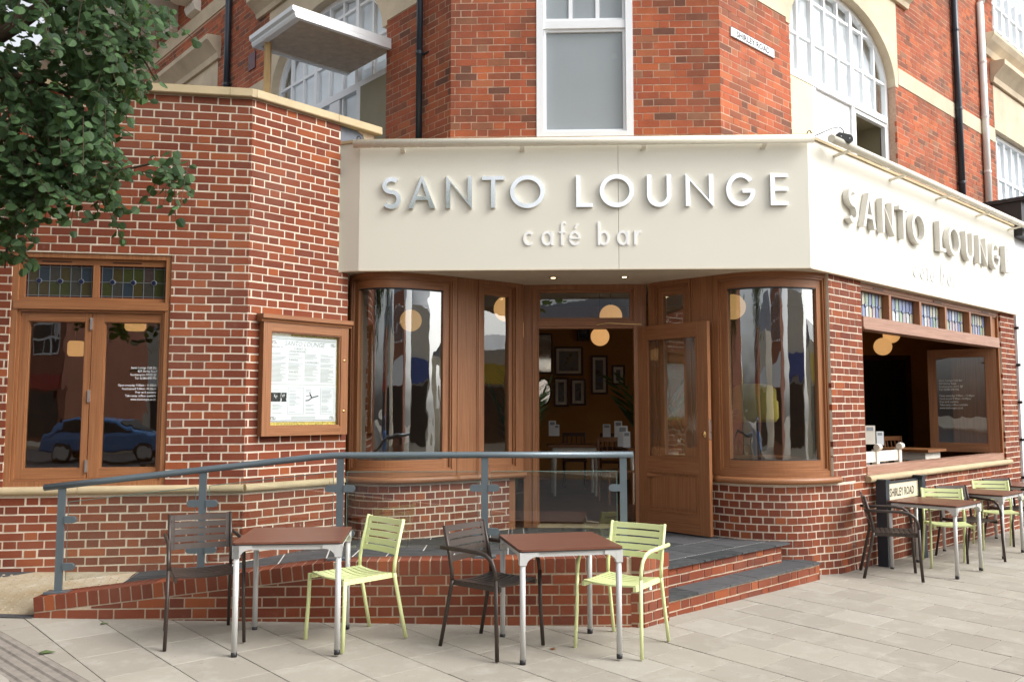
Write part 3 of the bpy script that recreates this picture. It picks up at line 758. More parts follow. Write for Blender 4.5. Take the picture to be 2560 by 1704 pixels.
# fanlight
mb = MB(); wbox(mb, PA, W0 + .051, W1 - .051, 2.586, 2.622, -.12, -.045); wbox(mb, PA, W0 + .051, W1 - .051, 2.917, 2.974, -.12, -.045); mb.build('rail', M['wood_h'], winA)
for a, b in ((W0 + .051, A(-1.935)), (A(-1.365), A(-1.312)), (A(-.738), W1 - .051)):
    mb = MB(); wbox(mb, PA, a, b, 2.623, 2.916, -.12, -.043); mb.build('mullion', M['wood_v'], winA)
for a in (A(-1.80), A(-1.20)):
    mb = MB(); wbox(mb, PA, a, a + .25, 2.938, 2.95, -.06, -.042); mb.build('trickle_vent', M['dark_wood'], winA)
def stained_panel(P, s0, s1, z0, z1, d, parent, palette, lead, cols, border, seed):
    r = random.Random(seed); zc = (z0 + z1) / 2 + .0; w_ = (s1 - s0)
    bs = .018 if border else .0
    lw = .0028 if border else .0035
    cw = (w_ - 2 * bs) / cols; k = 0
    def piece(a, b, c, e, mat):
        mb = MB(); mb.poly([P.pt(a, d, c), P.pt(b, d, c), P.pt(b, d, e), P.pt(a, d, e)]); mb.build('glass_piece', mat, parent)
    for i in range(cols):
        a = s0 + bs + i * cw
        for c, e in ((z0 + bs, zc), (zc, z1 - bs)):
            piece(a, a + cw, c, e, palette[r.randrange(0, 5)] if r.random() > .05 or not border else palette[5])
    if border:
        for c, e in ((z0, z0 + bs), (z1 - bs, z1)): piece(s0, s1, c, e, palette[6])
        for a, b in ((s0, s0 + bs), (s1 - bs, s1)): piece(a, b, z0 + bs, z1 - bs, palette[6])
    mb = MB()
    for i in range(cols + 1): wbox(mb, P, s0 + bs + i * cw - lw, s0 + bs + i * cw + lw, z0, z1, d - .002, d + .005)
    for zz in (z0 + bs, zc, z1 - bs): wbox(mb, P, s0, s1, zz - lw, zz + lw, d - .002, d + .004)
    mb.build('leading', lead, parent)
    for i in range(0, cols, 2):
        q = s0 + bs + (i + 1) * cw; mb = MB()
        mb.lathe([(.026, 0), (.026, .007), (.021, .009)], 14, Matrix.Translation(Vector(P.pt(q, d, zc))) @ Matrix.Rotation(P.ang(q), 4, 'Z') @ Matrix.Rotation(math.pi / 2, 4, 'X'))
        mb.build('roundel_lead', lead, parent)
        mb = MB(); mb.lathe([(.020, .006), (.020, .010), (.008, .013)], 14, Matrix.Translation(Vector(P.pt(q, d, zc))) @ Matrix.Rotation(P.ang(q), 4, 'Z') @ Matrix.Rotation(math.pi / 2, 4, 'X'))
        mb.build('roundel', palette[7] if border else palette[0], parent)
stained_panel(PA, A(-1.935), A(-1.365), 2.622, 2.917, -.07, winA, ST_DARK, M['leading'], 6, True, 3)
stained_panel(PA, A(-1.312), A(-.738), 2.622, 2.917, -.07, winA, ST_DARK, M['leading'], 6, True, 8)
def leaf(P, s0, s1, z0, z1, wl, wr, wb, wt, d0, d1, parent, gm):
    for a, b in ((s0, s0 + wl), (s1 - wr, s1)):
        mb = MB(); wbox(mb, P, a, b, z0, z1, d0, d1); mb.build('stile', M['wood_v'], parent)
    for a, b in ((z0, z0 + wb), (z1 - wt, z1)):
        mb = MB(); wbox(mb, P, s0 + wl, s1 - wr, a, b, d0, d1); mb.build('rail', M['wood_h'], parent)
    mb = MB(); frame_rect(mb, P, s0 + wl, s1 - wr, z0 + wb, z1 - wt, .008, .008, .008, .008, d0, d1 - .012); mb.build('glazing_bead', M['wood_v'], parent)
    return pane(P, s0 + wl + .004, s1 - wr - .004, z0 + wb + .004, z1 - wt - .004, (d0 + d1) / 2 - .01, gm, parent)
leaf(PA, W0 + .074, A(-1.362), 1.008, 2.484, .062, .056, .085, .078, -.10, -.05, winA, M['glass'])
leaf(PA, A(-1.355), W1 - .074, 1.008, 2.484, .10, .02, .085, .078, -.10, -.05, winA, M['glass'])
for z in (1.06, 1.68, 2.33):
    mb = MB(); wbox(mb, PA, A(-1.372), A(-1.352), z, z + .11, -.05, -.034); mb.build('hinge', M['steel'], winA)

# --- porch: curved windows, side lights and door frame
def arc_pts(pts, sub=5):                                              # Catmull-Rom through plan points
    out = []; n = len(pts)
    for k in range(n - 1):
        p = [Vector(pts[max(0, min(n - 1, k + j))]) for j in (-1, 0, 1, 2)]
        for q in range(sub):
            t_ = q / sub
            out.append(0.5 * ((2 * p[1]) + (p[2] - p[0]) * t_ + (2 * p[0] - 5 * p[1] + 4 * p[2] - p[3]) * t_ ** 2 + (3 * p[1] - p[0] - 3 * p[2] + p[3]) * t_ ** 3))
    out.append(Vector(pts[-1])); return out
PLc = Path(arc_pts([(-1.70, 8.86), (-1.63, 8.76), (-1.53, 8.68), (-1.40, 8.625), (-1.24, 8.61), (-1.06, 8.655), (-.90, 8.735), (-.74, 8.84), (-.58, 8.95)]), True)
PLs = Path([(-.58, 8.95), (.13, 9.475)])
PDr = Path([(.13, 9.535), (1.50, 9.475)])
PRs = Path([(1.51, 9.405), (2.10, 8.85)])
PRc = Path(arc_pts([(2.10, 8.85), (2.26, 8.70), (2.42, 8.605), (2.58, 8.56), (2.74, 8.55), (2.92, 8.58), (3.10, 8.645), (3.27, 8.75)]), True)
FZ = 3.014
def curved_window(P, wl, wr, seed):
    n = 22
    mb = MB(); wbox(mb, P, 0, .055, WZ0, FZ, -.12, 0); wbox(mb, P, P.L - wr, P.L, WZ0, FZ, -.12, 0)
    fr = mb.build('window_frame', M['wood_v'], SHOP)
    for a, b, d in ((WZ0, 1.0, 0.0), (2.965, FZ, 0.0), (1.0, 1.018, -.014), (2.945, 2.965, -.014)):
        mb = MB(); wbox(mb, P, .055, P.L - wr, a, b, -.12, d, n); mb.build('rail', M['wood_h'], fr)
    mb = MB(); wbox(mb, P, .0552, .073, 1.0, 2.965, -.12, -.014); wbox(mb, P, P.L - wr - .018, P.L - wr - .0002, 1.0, 2.965, -.12, -.014); mb.build('stop', M['wood_v'], fr)
    a, b = .073, P.L - wr - .018
    for x, y in ((a, a + .075), (b - .075, b)):
        mb = MB(); wbox(mb, P, x, y, 1.018, 2.945, -.10, -.035, 2); mb.build('stile', M['wood_v'], fr)
    for x, y in ((1.018, 1.105), (2.86, 2.945)):
        mb = MB(); wbox(mb, P, a + .075, b - .075, x, y, -.10, -.035, n); mb.build('rail', M['wood_h'], fr)
    pane(P, a + .072, b - .072, 1.10, 2.865, -.06, M['glass_curved'], fr, 28)
    for x, y in ((2.848, 2.86), (1.105, 1.113)):
        mb = MB(); wbox(mb, P, a + .075, b - .075, x, y, -.075, -.04, n); mb.build('gasket', M['black'], fr)
    return fr
curved_window(PLc, .055, .055, 1); curved_window(PRc, .055, .055, 2)
def side_light(P, f0, f1, flip):
    """flat timber post and narrow fixed window"""
    L_ = P.L
    posts = ((0, f0), (f1, L_))
    for a, b in posts:
        mb = MB(); wbox(mb, P, a + .0005, b - .0005, WZ0, FZ, -.12, -.004)
        if b - a > .12:
            wbox(mb, P, a + .008, a + .02, WZ0, FZ, -.0045, .004); wbox(mb, P, b - .02, b - .008, WZ0, FZ, -.0045, .004)
        mb.build('post', M['wood_v'], SHOP)
    mb = MB(); frame_rect(mb, P, f0, f1, WZ0, FZ, .03, .03, .06, .045, -.12, .006); fr = mb.build('window_frame', M['wood_v'], SHOP)
    frame_parts(P, f0 + .031, f1 - .031, 1.001, 2.968, .018, .018, .018, -.12, -.012, fr)
    g0, g1 = f0 + .05, f1 - .05
    frame_parts(P, g0, g1, 1.02, 2.949, .05 if not flip else .065, .11, .09, -.10, -.032, fr)
    ww = .05 if not flip else .065
    pane(P, g0 + ww - .003, g1 - ww + .003, 1.128, 2.862, -.062, M['glass'], fr)
side_light(PLs, .272, .80, False); side_light(PRs, .06, .545, True)
# timber sills and the brick plinth under them
sillp = halfround(.872, .938, -.10, .062)
for P in (PLc, PLs, PRs):
    mb = MB(); wprof(mb, P, -.0 if P is not PLs else .001, P.L - (.001 if P is PRs else 0), sillp, 22 if P.L > 1.0 and P is PLc else 1); mb.build('timber_sill', M['wood_h'], SHOP, P is PLc)
mb = MB(); wprof(mb, PRc, 0.001, PRc.L + .07, sillp, 22); mb.build('timber_sill', M['wood_h'], SHOP, True)
PLb = Path([p for p in PLc.p] + [Vector((.13, 9.475))], True)
mb = MB(); mortar(mb, PLc, -.02, PLc.L, -.05, .872, (), .12, .06, -.022); mortar(mb, PLs, 0, .70, -.05, .872, (), .12, 0, -.022)
wl = mb.build('wall', M['mortar'], SHOP)
lay(sb, wl, PLc, .0, PLc.L, .28, .870, (), 'header', zref=.02, proud=-.019, hd=.0995)
lay(sb, wl, PLs, .0, .70, .28, .870, (), zref=.02, proud=-.019, phase=.1)
mb = MB(); wbox(mb, PLs, .70, .78, .3, .871, -.12, -.02); mb.build('post', M['wood_v'], SHOP)
# right plinth: bulges under the window and sweeps into the road wall
uR = Vector((4.53, 4.21)).normalized(); nR = Vector((uR.y, -uR.x))
PF2 = Vector((2.957, 8.346)); PW = PF2 - nR * .06
PR = Path([(PW.x, PW.y), (PW.x + uR.x * 6.25, PW.y + uR.y * 6.25)])
e1 = PW + uR * .60; e2 = PW + uR * .85
PRb = Path(arc_pts([(1.97, 8.99), (2.10, 8.86), (2.26, 8.705), (2.42, 8.615), (2.58, 8.57), (2.76, 8.555), (2.95, 8.60), (3.12, 8.69), (e1.x, e1.y), (e2.x, e2.y)]), True)
mb = MB(); mortar(mb, PRb, 0, PRb.L, -.2, .872, (), .12, .06, 0); mortar(mb, PRs, 0, PRs.L, -.05, .872, (), .12, 0, -.02); wr_ = mb.build('wall', M['mortar'], SHOP)
lay(sb, wr_, PRb, 0, PRb.L, -.08, .870, (), 'header', zref=.02, zfloor=gf, hd=.0995, t1=.075)
# road wall: pier, wide opening, far pier
hR = [(1.20, 5.62, .91, 3.0)]
mb = MB(); mortar(mb, PR, .47, 6.22, .874, 3.01, hR, .22); mortar(mb, PR, .85, 6.22, -.3, .874, (), .22); wallR = mb.build('wall', M['mortar'], SHOP)
lay(sb, wallR, PR, .472, 1.20, .875, 3.01, (), zref=.02, phase=.07); lay(sb, wallR, PR, 5.62, 6.22, .875, 3.01, (), zref=.02, phase=.0)
lay(sb, wallR, PR, .86, 6.22, -.2, .875, [(1.17, 5.68, .84, .92)], zref=.02, phase=.03, zfloor=gf, t0=.075)
lay(sb, wallR, PR, 1.2, 5.62, .872, .91, [(1.17, 5.68, .84, .92)], zref=.02)
s = 1.165
while s < 5.68:
    mb = MB(); wprof(mb, PR, s + .001, min(s + .92, 5.69) - .001, halfround(.838, .91, -.05, .07)); mb.build('stone_sill', M['stone_tan'], SHOP, False); s += .92
mb = MB(); frame_rect(mb, PR, 1.20, 5.62, .911, 2.998, .05, .06, 0, .05, -.15, -.02); winR = mb.build('window_frame', M['wood_v'], SHOP)
mb = MB(); wbox(mb, PR, 1.251, 5.559, .911, 1.0, -.15, -.01); mb.build('sill_rail', M['wood_pale'], winR)
mb = MB(); wbox(mb, PR, 1.251, 5.559, 2.515, 2.632, -.15, .0); mb.build('transom', M['wood_pale'], winR)
mb = MB(); wbox(mb, PR, 1.251, 5.559, 2.492, 2.514, -.15, .008); mb.build('transom_bead', M['wood_pale'], winR)
mb = MB(); wbox(mb, PR, 1.251, 5.559, 2.925, 2.948, -.15, -.03); mb.build('rail', M['wood_h'], winR)
for a in (1.55, 3.25, 4.95):
    mb = MB(); wbox(mb, PR, a, a + .26, 2.958, 2.972, -.021, -.012); mb.build('trickle_vent', M['dark_wood'], winR)
mull = [1.251, 1.97, 2.83, 3.63, 4.48, 5.29, 5.54]
for m_ in mull[1:-1]:
    mb = MB(); wbox(mb, PR, m_ - .03, m_ + .03, 2.633, 2.924, -.15, -.012); mb.build('mullion', M['wood_v'], winR)
mb = MB(); wbox(mb, PR, 5.322, 5.558, 2.633, 2.924, -.12, -.05); mb.build('mullion', M['wood_v'], winR)
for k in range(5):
    stained_panel(PR, mull[k] + (.031 if k else .001), mull[k + 1] - .031, 2.634, 2.923, -.095, winR, ST_SKYLIT, M['leading_dark'], 8, False, 20 + k)
# folded bifold leaves at the far end of the opening
LF = Path([(6.10, 12.50), (6.86, 12.06)])
leafR = MB(); wbox(leafR, LF, 0, .002, 1.01, 2.48, -.04, 0.0); leafR = leafR.build('folding_leaf', M['wood_v'], SHOP)
leaf(LF, .003, LF.L, 1.01, 2.48, .10, .14, .12, .11, -.04, .0, leafR, M['glass'])
for k in range(3):
    mb = MB(); wbox(mb, PR, 5.42 + k * .045, 5.455 + k * .045, 1.01, 2.48, -.62 + k * .05, -.16); lf = mb.build('folding_leaf', M['wood_v'], SHOP)
    for z in (1.05, 1.66, 2.30):
        mb = MB(); wbox(mb, PR, 5.425 + k * .045, 5.45 + k * .045, z, z + .12, -.16, -.148); mb.build('hinge', M['steel'], lf)

# --- door frame, fanlight and open door
o0, o1 = .155, 1.225                                                  # opening along PDr
for a, b in ((0, .10), (PDr.L - .09, PDr.L)):
    mb = MB(); wbox(mb, PDr, a, b, .30, FZ, -.12, 0.0); mb.build('post', M['wood_v'], SHOP)
mb = MB(); frame_rect(mb, PDr, .101, PDr.L - .091, LAND, FZ - .001, .05, .05, 0, .055, -.12, .012); dfr = mb.build('door_frame', M['wood_v'], SHOP)
mb = MB(); wbox(mb, PDr, .152, PDr.L - .142, 2.545, 2.60, -.12, .014); wbox(mb, PDr, .152, PDr.L - .142, 2.52, 2.544, -.12, .002); mb.build('transom', M['wood_h'], dfr)
frame_parts(PDr, .152, PDr.L - .142, 2.601, 2.957, .035, .04, .03, -.10, -.02, dfr)
pane(PDr, .186, PDr.L - .176, 2.64, 2.928, -.06, M['glass'], dfr)
mb = MB(); wbox(mb, PDr, .152, .172, LAND, 2.519, -.12, -.02); mb.build('stop', M['wood_v'], dfr)
mb = MB(); wbox(mb, PDr, .152, PDr.L - .142, LAND + .001, LAND + .03, -.14, .01); mb.build('threshold', M['stone_tan'], dfr)
H0 = Vector((1.405, 9.455)); H1 = Vector((2.008, 8.742))
DL = Path([(H0.x, H0.y), (H1.x, H1.y)])
T = .046
door = MB(); wbox(door, DL, DL.L - .135, DL.L, .332, 2.530, -T, 0); door = door.build('door', M['wood_v'], SHOP)
mb = MB(); wbox(mb, DL, 0, .12, .332, 2.530, -T, 0); mb.build('stile', M['wood_v'], door)
for a, b in ((.332, .53), (.955, 1.10), (2.385, 2.530)):
    mb = MB(); wbox(mb, DL, .1205, DL.L - .1355, a, b, -T, -.0005); mb.build('rail', M['wood_h'], door)
mb = MB(); wbox(mb, DL, .121, DL.L - .136, .531, .954, -T + .012, -.012); wbox(mb, DL, .165, DL.L - .18, .575, .91, -T + .004, -.005); mb.build('door_panel', M['wood_v'], door)
mb = MB(); frame_rect(mb, DL, .121, DL.L - .136, .531, .954, .014, .014, .014, .014, -.0125, .004); frame_rect(mb, DL, .121, DL.L - .136, 1.101, 2.384, .012, .012, .012, .012, -.02, .004); mb.build('moulding', M['wood_v'], door)
pane(DL, .125, DL.L - .14, 1.105, 2.38, -T / 2, M['glass'], door)
mb = MB(); mb.lathe([(.02, 0), (.022, .004), (.016, .012), (.006, .016)], 14, Matrix.Translation(Vector(DL.pt(DL.L - .055, 0, 1.36))) @ Matrix.Rotation(DL.ang(0), 4, 'Z') @ Matrix.Rotation(math.pi / 2, 4, 'X') @ Matrix.Scale(1.7, 4, (0, 1, 0))); mb.build('keyhole_cover', M['brass'], door)
mb = MB(); wbox(mb, DL, DL.L - .078, DL.L - .034, 1.45, 1.75, -.0005, .0025); mb.build('repair_patch', M['wood_v'], door)
mb = MB(); mb.box(-.001, .002, -.014, .014, 1.31, 1.51, Matrix.Translation(Vector((*DL.pt(DL.L, -T / 2, 0)[:2], 0))) @ Matrix.Rotation(DL.ang(0), 4, 'Z')); mb.build('lock_plate', M['steel'], door)
mb = MB(); a = Vector(PDr.pt(.82, .02, 2.555)); b = Vector(PDr.pt(.93, .03, 2.575)); c = Vector(PDr.pt(1.30, .16, 2.545))
mb.tube([a, b], .006, 6); mb.tube([b, c], .004, 6); mb.build('closer_arm', M['brass'], door)

sb.finish('brickwork', 300)
# roof over the cafe, so that no light leaks in
fl = [(-7, 7.35), (-2.5, 8.0), (-1.62, 8.85), (-1.2, 8.62), (-.6, 8.95), (.13, 9.5), (1.5, 9.5), (2.1, 8.9), (2.55, 8.62), (3.2, 8.75), (7.4, 12.7), (11.5, 16.5), (-7, 16.5)]
mb = MB(); mb.prism(fl, 4.12, 4.2, lambda a, b, h: (a, b, h)); mb.build('flat_roof', M['lead'], SHOP)
# ------------------------------------------------------------------ fascia sign
ZF0, ZF1 = 3.017, 4.33
F1 = Vector((-1.55, 8.516)); F2 = PF2
PFs = Path([(F1.x, F1.y), (F2.x, F2.y)])
PFr = Path([(F2.x, F2.y), (F2.x + uR.x * 6.18, F2.y + uR.y * 6.18)])
FL0 = Vector((-1.79, 8.60)); PFl = Path([(FL0.x, FL0.y), (F1.x, F1.y)])
SIGN = thing('fascia_sign', 'cream fascia sign wrapping the corner with raised SANTO LOUNGE cafe bar lettering', 'sign', (.7, 8.43, ZF0))
mb = MB(); wbox(mb, PFs, .0, 2.618, ZF0, ZF1, -.03, 0); mb.build('panel', M['cream'], SIGN)
mb = MB(); wbox(mb, PFs, 2.622, PFs.L - .0005, ZF0, ZF1, -.03, 0); mb.build('panel', M['cream'], SIGN)
mb = MB(); wbox(mb, PFr, .0005, PFr.L, ZF0, ZF1, -.03, 0); mb.build('panel', M['cream'], SIGN)
mb = MB(); wbox(mb, PFl, .0, PFl.L - .0005, ZF0, ZF1, -.03, 0); mb.build('panel', M['cream'], SIGN)
mb = MB(); wbox(mb, PFr, PFr.L - .0005, PFr.L + .03, ZF0, ZF1, -.45, -.001); mb.build('end_panel', M['cream'], SIGN)
for P in (PFs, PFr, PFl):
    mb = MB(); wbox(mb, P, .001, P.L - .001, ZF0 - .012, ZF0 - .0005, -.05, .004); mb.build('drip_edge', M['soffit'], SIGN)
    mb = MB(); wbox(mb, P, .001, P.L - .001, ZF1 + .0005, ZF1 + .03, -.5, .02); mb.build('top_trim', M['stone_tan'], SIGN)
# soffit board under the fascia, back to the porch
sf = [(FL0.x + .02, FL0.y + .03), (F1.x, F1.y + .03), (F2.x - .01, F2.y + .035), (3.36, 8.84), (3.3, 9.2), (2.2, 9.7), (-.2, 9.8), (-1.85, 9.2)]
mb = MB(); mb.prism(sf, 3.0145, 3.05, lambda a, b, h: (a, b, h)); mb.build('soffit', M['soffit'], SIGN)
for px, py in ((1383, 694), (1561, 692)):
    x = (px - 1280) / FPX; y = -(py - 852) / FPX; d = (x, _c - y * _s, _s + y * _c); t_ = (3.0145 - CAM_H) / d[2]
    L_ = thing('downlight', 'small round downlight recessed in porch soffit, %s of two' % ('left' if px < 1500 else 'right'), 'light', (d[0] * t_, d[1] * t_, 3.0), 'porch soffit downlights')
    Mt = Matrix.Translation(Vector((d[0] * t_, d[1] * t_, 3.0145)))
    mb = MB(); mb.lathe([(.028, -.001), (.046, -.006), (.048, -.002), (.048, 0)], 20, Mt); mb.build('ring', M['brass'], L_, True)
    mb = MB(); mb.lathe([(.022, -.0045), (.0255, -.003)], 16, Mt); mb.build('bulb', M['downlight'], L_)
# lettering: strokes on the fascia, each glyph one mesh
def ring(cx, cy, rx, ry, w_, n=36, a0=0.0, a1=2 * math.pi):
    o, i_ = [], []
    for k in range(n + 1):
        a = a0 + (a1 - a0) * k / n
        o.append((cx + rx * math.cos(a), cy + ry * math.sin(a))); i_.append((cx + (rx - w_) * math.cos(a), cy + (ry - w_) * math.sin(a)))
    return o, i_
def ribbon(pts, w_):
    o, i_ = [], []
    for k, p in enumerate(pts):
        a = Vector(pts[max(0, k - 1)]); b = Vector(pts[min(len(pts) - 1, k + 1)]); t_ = (b - a).normalized(); n_ = Vector((-t_.y, t_.x)) * (w_ / 2)
        o.append((p[0] + n_.x, p[1] + n_.y)); i_.append((p[0] - n_.x, p[1] - n_.y))
    return o, i_
def glyph(ch, W):
    """outlines in units of cap height; returns (list of polygons, list of ribbons)"""
    w_ = .135; w2 = .115
    if ch == 'S':
        k = 40; pts = []
        for q in range(k + 1):
            t_ = q / k
            if t_ < .5: a = rad(42 + (270 - 42) * t_ * 2); pts.append((W / 2 + (W / 2 - w_ / 2) * .92 * math.cos(a), .735 + .20 * math.sin(a)))
            else: a = rad(90 - (90 + 142) * (t_ - .5) * 2); pts.append((W / 2 + (W / 2 - w_ / 2) * math.cos(a), .295 + .235 * math.sin(a)))
        return [], [ribbon(pts, w_)]
    if ch == 'A': return [[(0, 0), (.155, 0), (W / 2 + .0, .84), (W / 2, 1.03), (W / 2 - .02, 1.03)], [(W, 0), (W / 2 + .02, 1.03), (W / 2 + .001, 1.03), (W / 2 + .001, .84), (W - .155, 0)], [(W * .25, .27), (W * .75, .27), (W * .70, .385), (W * .30, .385)]], []
    if ch == 'N': return [[(0, 0), (w_, 0), (w_, .80), (0, 1.03)], [(W - w_, .20), (W, -.03), (W, 1), (W - w_, 1)], [(0.001, 1.03), (w_ + .001, .80), (W - .001, -.03), (W - w_ - .001, .20)]], []
    if ch == 'T': return [[(0, 1 - w2), (W, 1 - w2), (W, 1), (0, 1)], [((W - w_) / 2, 0), ((W + w_) / 2, 0), ((W + w_) / 2, 1 - w2 - .001), ((W - w_) / 2, 1 - w2 - .001)]], []
    if ch == 'O': return [], [ring(W / 2, .5, W / 2, .52, w_, 56)]
    if ch == 'L': return [[(0, 0), (w_, 0), (w_, 1), (0, 1)], [(w_ + .001, 0), (W, 0), (W, w2), (w_ + .001, w2)]], []
    if ch == 'U':
        r = W / 2 - w_ / 2; pts = [(w_ / 2, 1), (w_ / 2, .7), (w_ / 2, r)] + [(W / 2 - r * math.cos(math.pi * k / 18), r + .05 - r * math.sin(math.pi * k / 18) * 1.0) for k in range(1, 18)] + [(W - w_ / 2, r), (W - w_ / 2, .7), (W - w_ / 2, 1)]
        return [], [ribbon(pts, w_)]
    if ch == 'G': return [[(W * .56, .40), (W * .99, .40), (W * .97, .515), (W * .56, .515)]], [ring(W / 2, .5, W / 2, .52, w_, 48, rad(38), rad(348))]
    if ch == 'E': return [[(0, 0), (w_, 0), (w_, 1), (0, 1)]] + [[(w_ + .001, a), (W, a), (W, a + w2), (w_ + .001, a + w2)] for a in (0, .455, 1 - w2)], []
    w_ = .10
    x_ = .60
    if ch == 'c': return [], [ring(W / 2, x_ / 2, W / 2, x_ / 2, w_, 30, rad(48), rad(312))]
    if ch == 'a': return [[(W - w_, 0), (W, 0), (W, x_), (W - w_, x_)]], [ring(W * .47, x_ / 2, W * .47, x_ / 2 + .01, w_, 36)]
    if ch == 'b': return [[(0, 0), (w_, 0), (w_, 1), (0, 1)]], [ring(W * .53, x_ / 2, W * .47, x_ / 2 + .01, w_, 36)]
    if ch in 'eé':
        q = [[(w_ * .5, .27), (W - .02, .27), (W - .02, .34), (w_ * .5, .34)]]
        if ch == 'é': q.append([(W * .45, .72), (W * .58, .72), (W * .85, .92), (W * .62, .92)])
        return q, [ring(W / 2, x_ / 2, W / 2, x_ / 2 + .01, w_, 36, rad(8), rad(322))]
    if ch == 'f': return [[(0, x_ - .07), (W * .9, x_ - .07), (W * .9, x_), (0, x_)]], [ribbon([(W * .42, 0), (W * .42, .5), (W * .42, .8), (W * .47, .92), (W * .62, .975), (W * .95, .97)], w_)]
    if ch == 'r': return [[(0, 0), (w_, 0), (w_, x_), (0, x_)]], [ribbon([(w_ * .6, .34), (w_ * 1.5, .47), (W * .62, .545), (W, .56)], w_)]
def put_glyph(ch, P, s0, z0, cap, W, d0, d1, mat, name):
    polys, ribs = glyph(ch, W / cap)
    mb = MB(); fn = lambda a, b, h: P.pt(s0 + a * cap, h, z0 + b * cap); lift = 0.0
    for pl in polys:
        mb.prism(pl, d0, d1 + lift, fn); lift -= .0015
    for o, i_ in ribs:
        n = len(o); b = len(mb.v)
        for q in (o, i_):
            mb.v += [fn(x, y, d0) for x, y in q] + [fn(x, y, d1 + lift) for x, y in q]
        for k in range(n - 1):
            O0, O1, I0, I1 = b + k, b + n + k, b + 2 * n + k, b + 3 * n + k
            mb.f += [(O1, O1 + 1, I1 + 1, I1), (O0, O0 + 1, O1 + 1, O1), (I0 + 1, I0, I1, I1 + 1), (O0 + 1, O0, I0, I0 + 1)]
        mb.f += [(b, b + n, b + 3 * n, b + 2 * n), (b + n - 1, b + 3 * n - 1, b + 4 * n - 1, b + 2 * n - 1)]
    return mb.build(name, mat, SIGN)
LX = [('S', 880, 925), ('A', 942, 1005), ('N', 1030, 1090), ('T', 1113, 1165), ('O', 1178, 1258), ('L', 1330, 1368), ('O', 1384, 1462), ('U', 1492, 1547), ('N', 1580, 1643), ('G', 1672, 1738), ('E', 1772, 1812)]
k1 = (4.30 - .232) / (1812 - 880)
for ch, a, b in LX:
    put_glyph(ch, PFs, .232 + (a - 880) * k1, 3.635, .322, (b - a) * k1, .004, .034, M['chrome'], 'letter')
k2 = (5.74 - .70) / (1812 - 880)
for ch, a, b in LX:
    put_glyph(ch, PFr, .70 + (a - 880) * k2, 3.575, .375, (b - a) * k2 * .93, .006, .075, M['letter_matt'], 'letter')
SX = [('c', 1208, 1234), ('a', 1250, 1277), ('f', 1290, 1307), ('é', 1313, 1340), ('b', 1379, 1406), ('a', 1423, 1450), ('r', 1462, 1478)]
for ch, a, b in SX:
    put_glyph(ch, PFs, .232 + (a - 880) * k1, 3.252, .236, (b - a) * k1 * 1.0, .0005, .012, M['white_print'], 'small_letter')
for ch, a, b in SX:
    put_glyph(ch, PFr, 2.46 + (a - 1208) * 1.33 / 270, 3.185, .25, (b - a) * 1.33 / 270, .0005, .012, M['white_print'], 'small_letter')
# trough lights along the top
def trough(label, P, s0, s1, zc, d, arms, r):
    o = thing('trough_light', label, 'light', P.pt((s0 + s1) / 2, d, zc))
    mb = MB(); n = 18
    pr = [(d + r * math.cos(2 * math.pi * k / n), zc + r * math.sin(2 * math.pi * k / n)) for k in range(n)]
    wprof(mb, P, s0, s1, pr); me = mb.build('tube', M['cream_tube'], o)
    for p in me.data.polygons:
        if len(p.vertices) == 4: p.use_smooth = True
    for a in arms:
        mb = MB(); wprof(mb, P, a - .022, a + .022, [(.0005, zc - r - .034), (d, zc - r - .012), (d, zc - r + .004), (.0005, zc - r - .012)]); mb.build('bracket_arm', M['cream_tube'], o)
    return o
trough('long cream tubular trough light above the front SANTO LOUNGE lettering', PFs, -.05, 4.545, 4.290, .085, (.442, 1.657, 2.875, 4.068), .042)
trough('cream tubular trough light on long arms above the road side lettering', PFr, .16, 6.5, 4.315, .17, (.56, 1.918, 3.262, 4.653, 5.952), .04)
SEN = thing('floodlight_sensor', 'small black oval sensor with curling cable on the right trough light', 'sensor', PFr.pt(.45, .17, 4.33))
mb = MB(); n = 20; pl = []
for k in range(n):
    a = 2 * math.pi * k / n; pl.append((.045 * (1 if math.cos(a) > 0 else -1) * .9 + .042 * math.cos(a), .042 * math.sin(a)))
Ms = Matrix.Translation(Vector(PFr.pt(.40, .19, 4.365)))
mb.prism(pl, -.03, .03, lambda a, b, h: Ms @ Vector((a * 1.0, -h, b - a * .25))); mb.build('housing', M['black'], SEN)
for q in (-.04, .045):
    mb = MB(); mb.lathe([(.006, 0), (.005, .003)], 8, Ms @ Matrix.Translation(Vector((q, -.031, -q * .25))) @ Matrix.Rotation(math.pi / 2, 4, 'X')); mb.build('screw', M['steel'], SEN)
mb = MB(); mb.tube([Vector(PFs.pt(4.55, .1, 4.31)), Vector(PFs.pt(4.62, .16, 4.33)), Vector(PFr.pt(.12, .20, 4.40)), Vector(PFr.pt(.28, .20, 4.45)), Vector(PFr.pt(.38, .19, 4.45)), Vector(PFr.pt(.40, .19, 4.41))], .005, 6); mb.build('cable', M['black'], SEN)
for s, nm in ((-.03, 'left'), (4.50, 'right')):
    mb = MB(); mb.tube([Vector(PFs.pt(s, .03, 4.36)), Vector(PFs.pt(s + .012, .03, 4.385)), Vector(PFs.pt(s + .03, .03, 4.388)), Vector(PFs.pt(s + .045, .03, 4.36))], .006, 6)
    tag(mb.build('cable_loop', M['black']), 'black cable loop over the %s end of the front fascia top' % nm, 'cable')

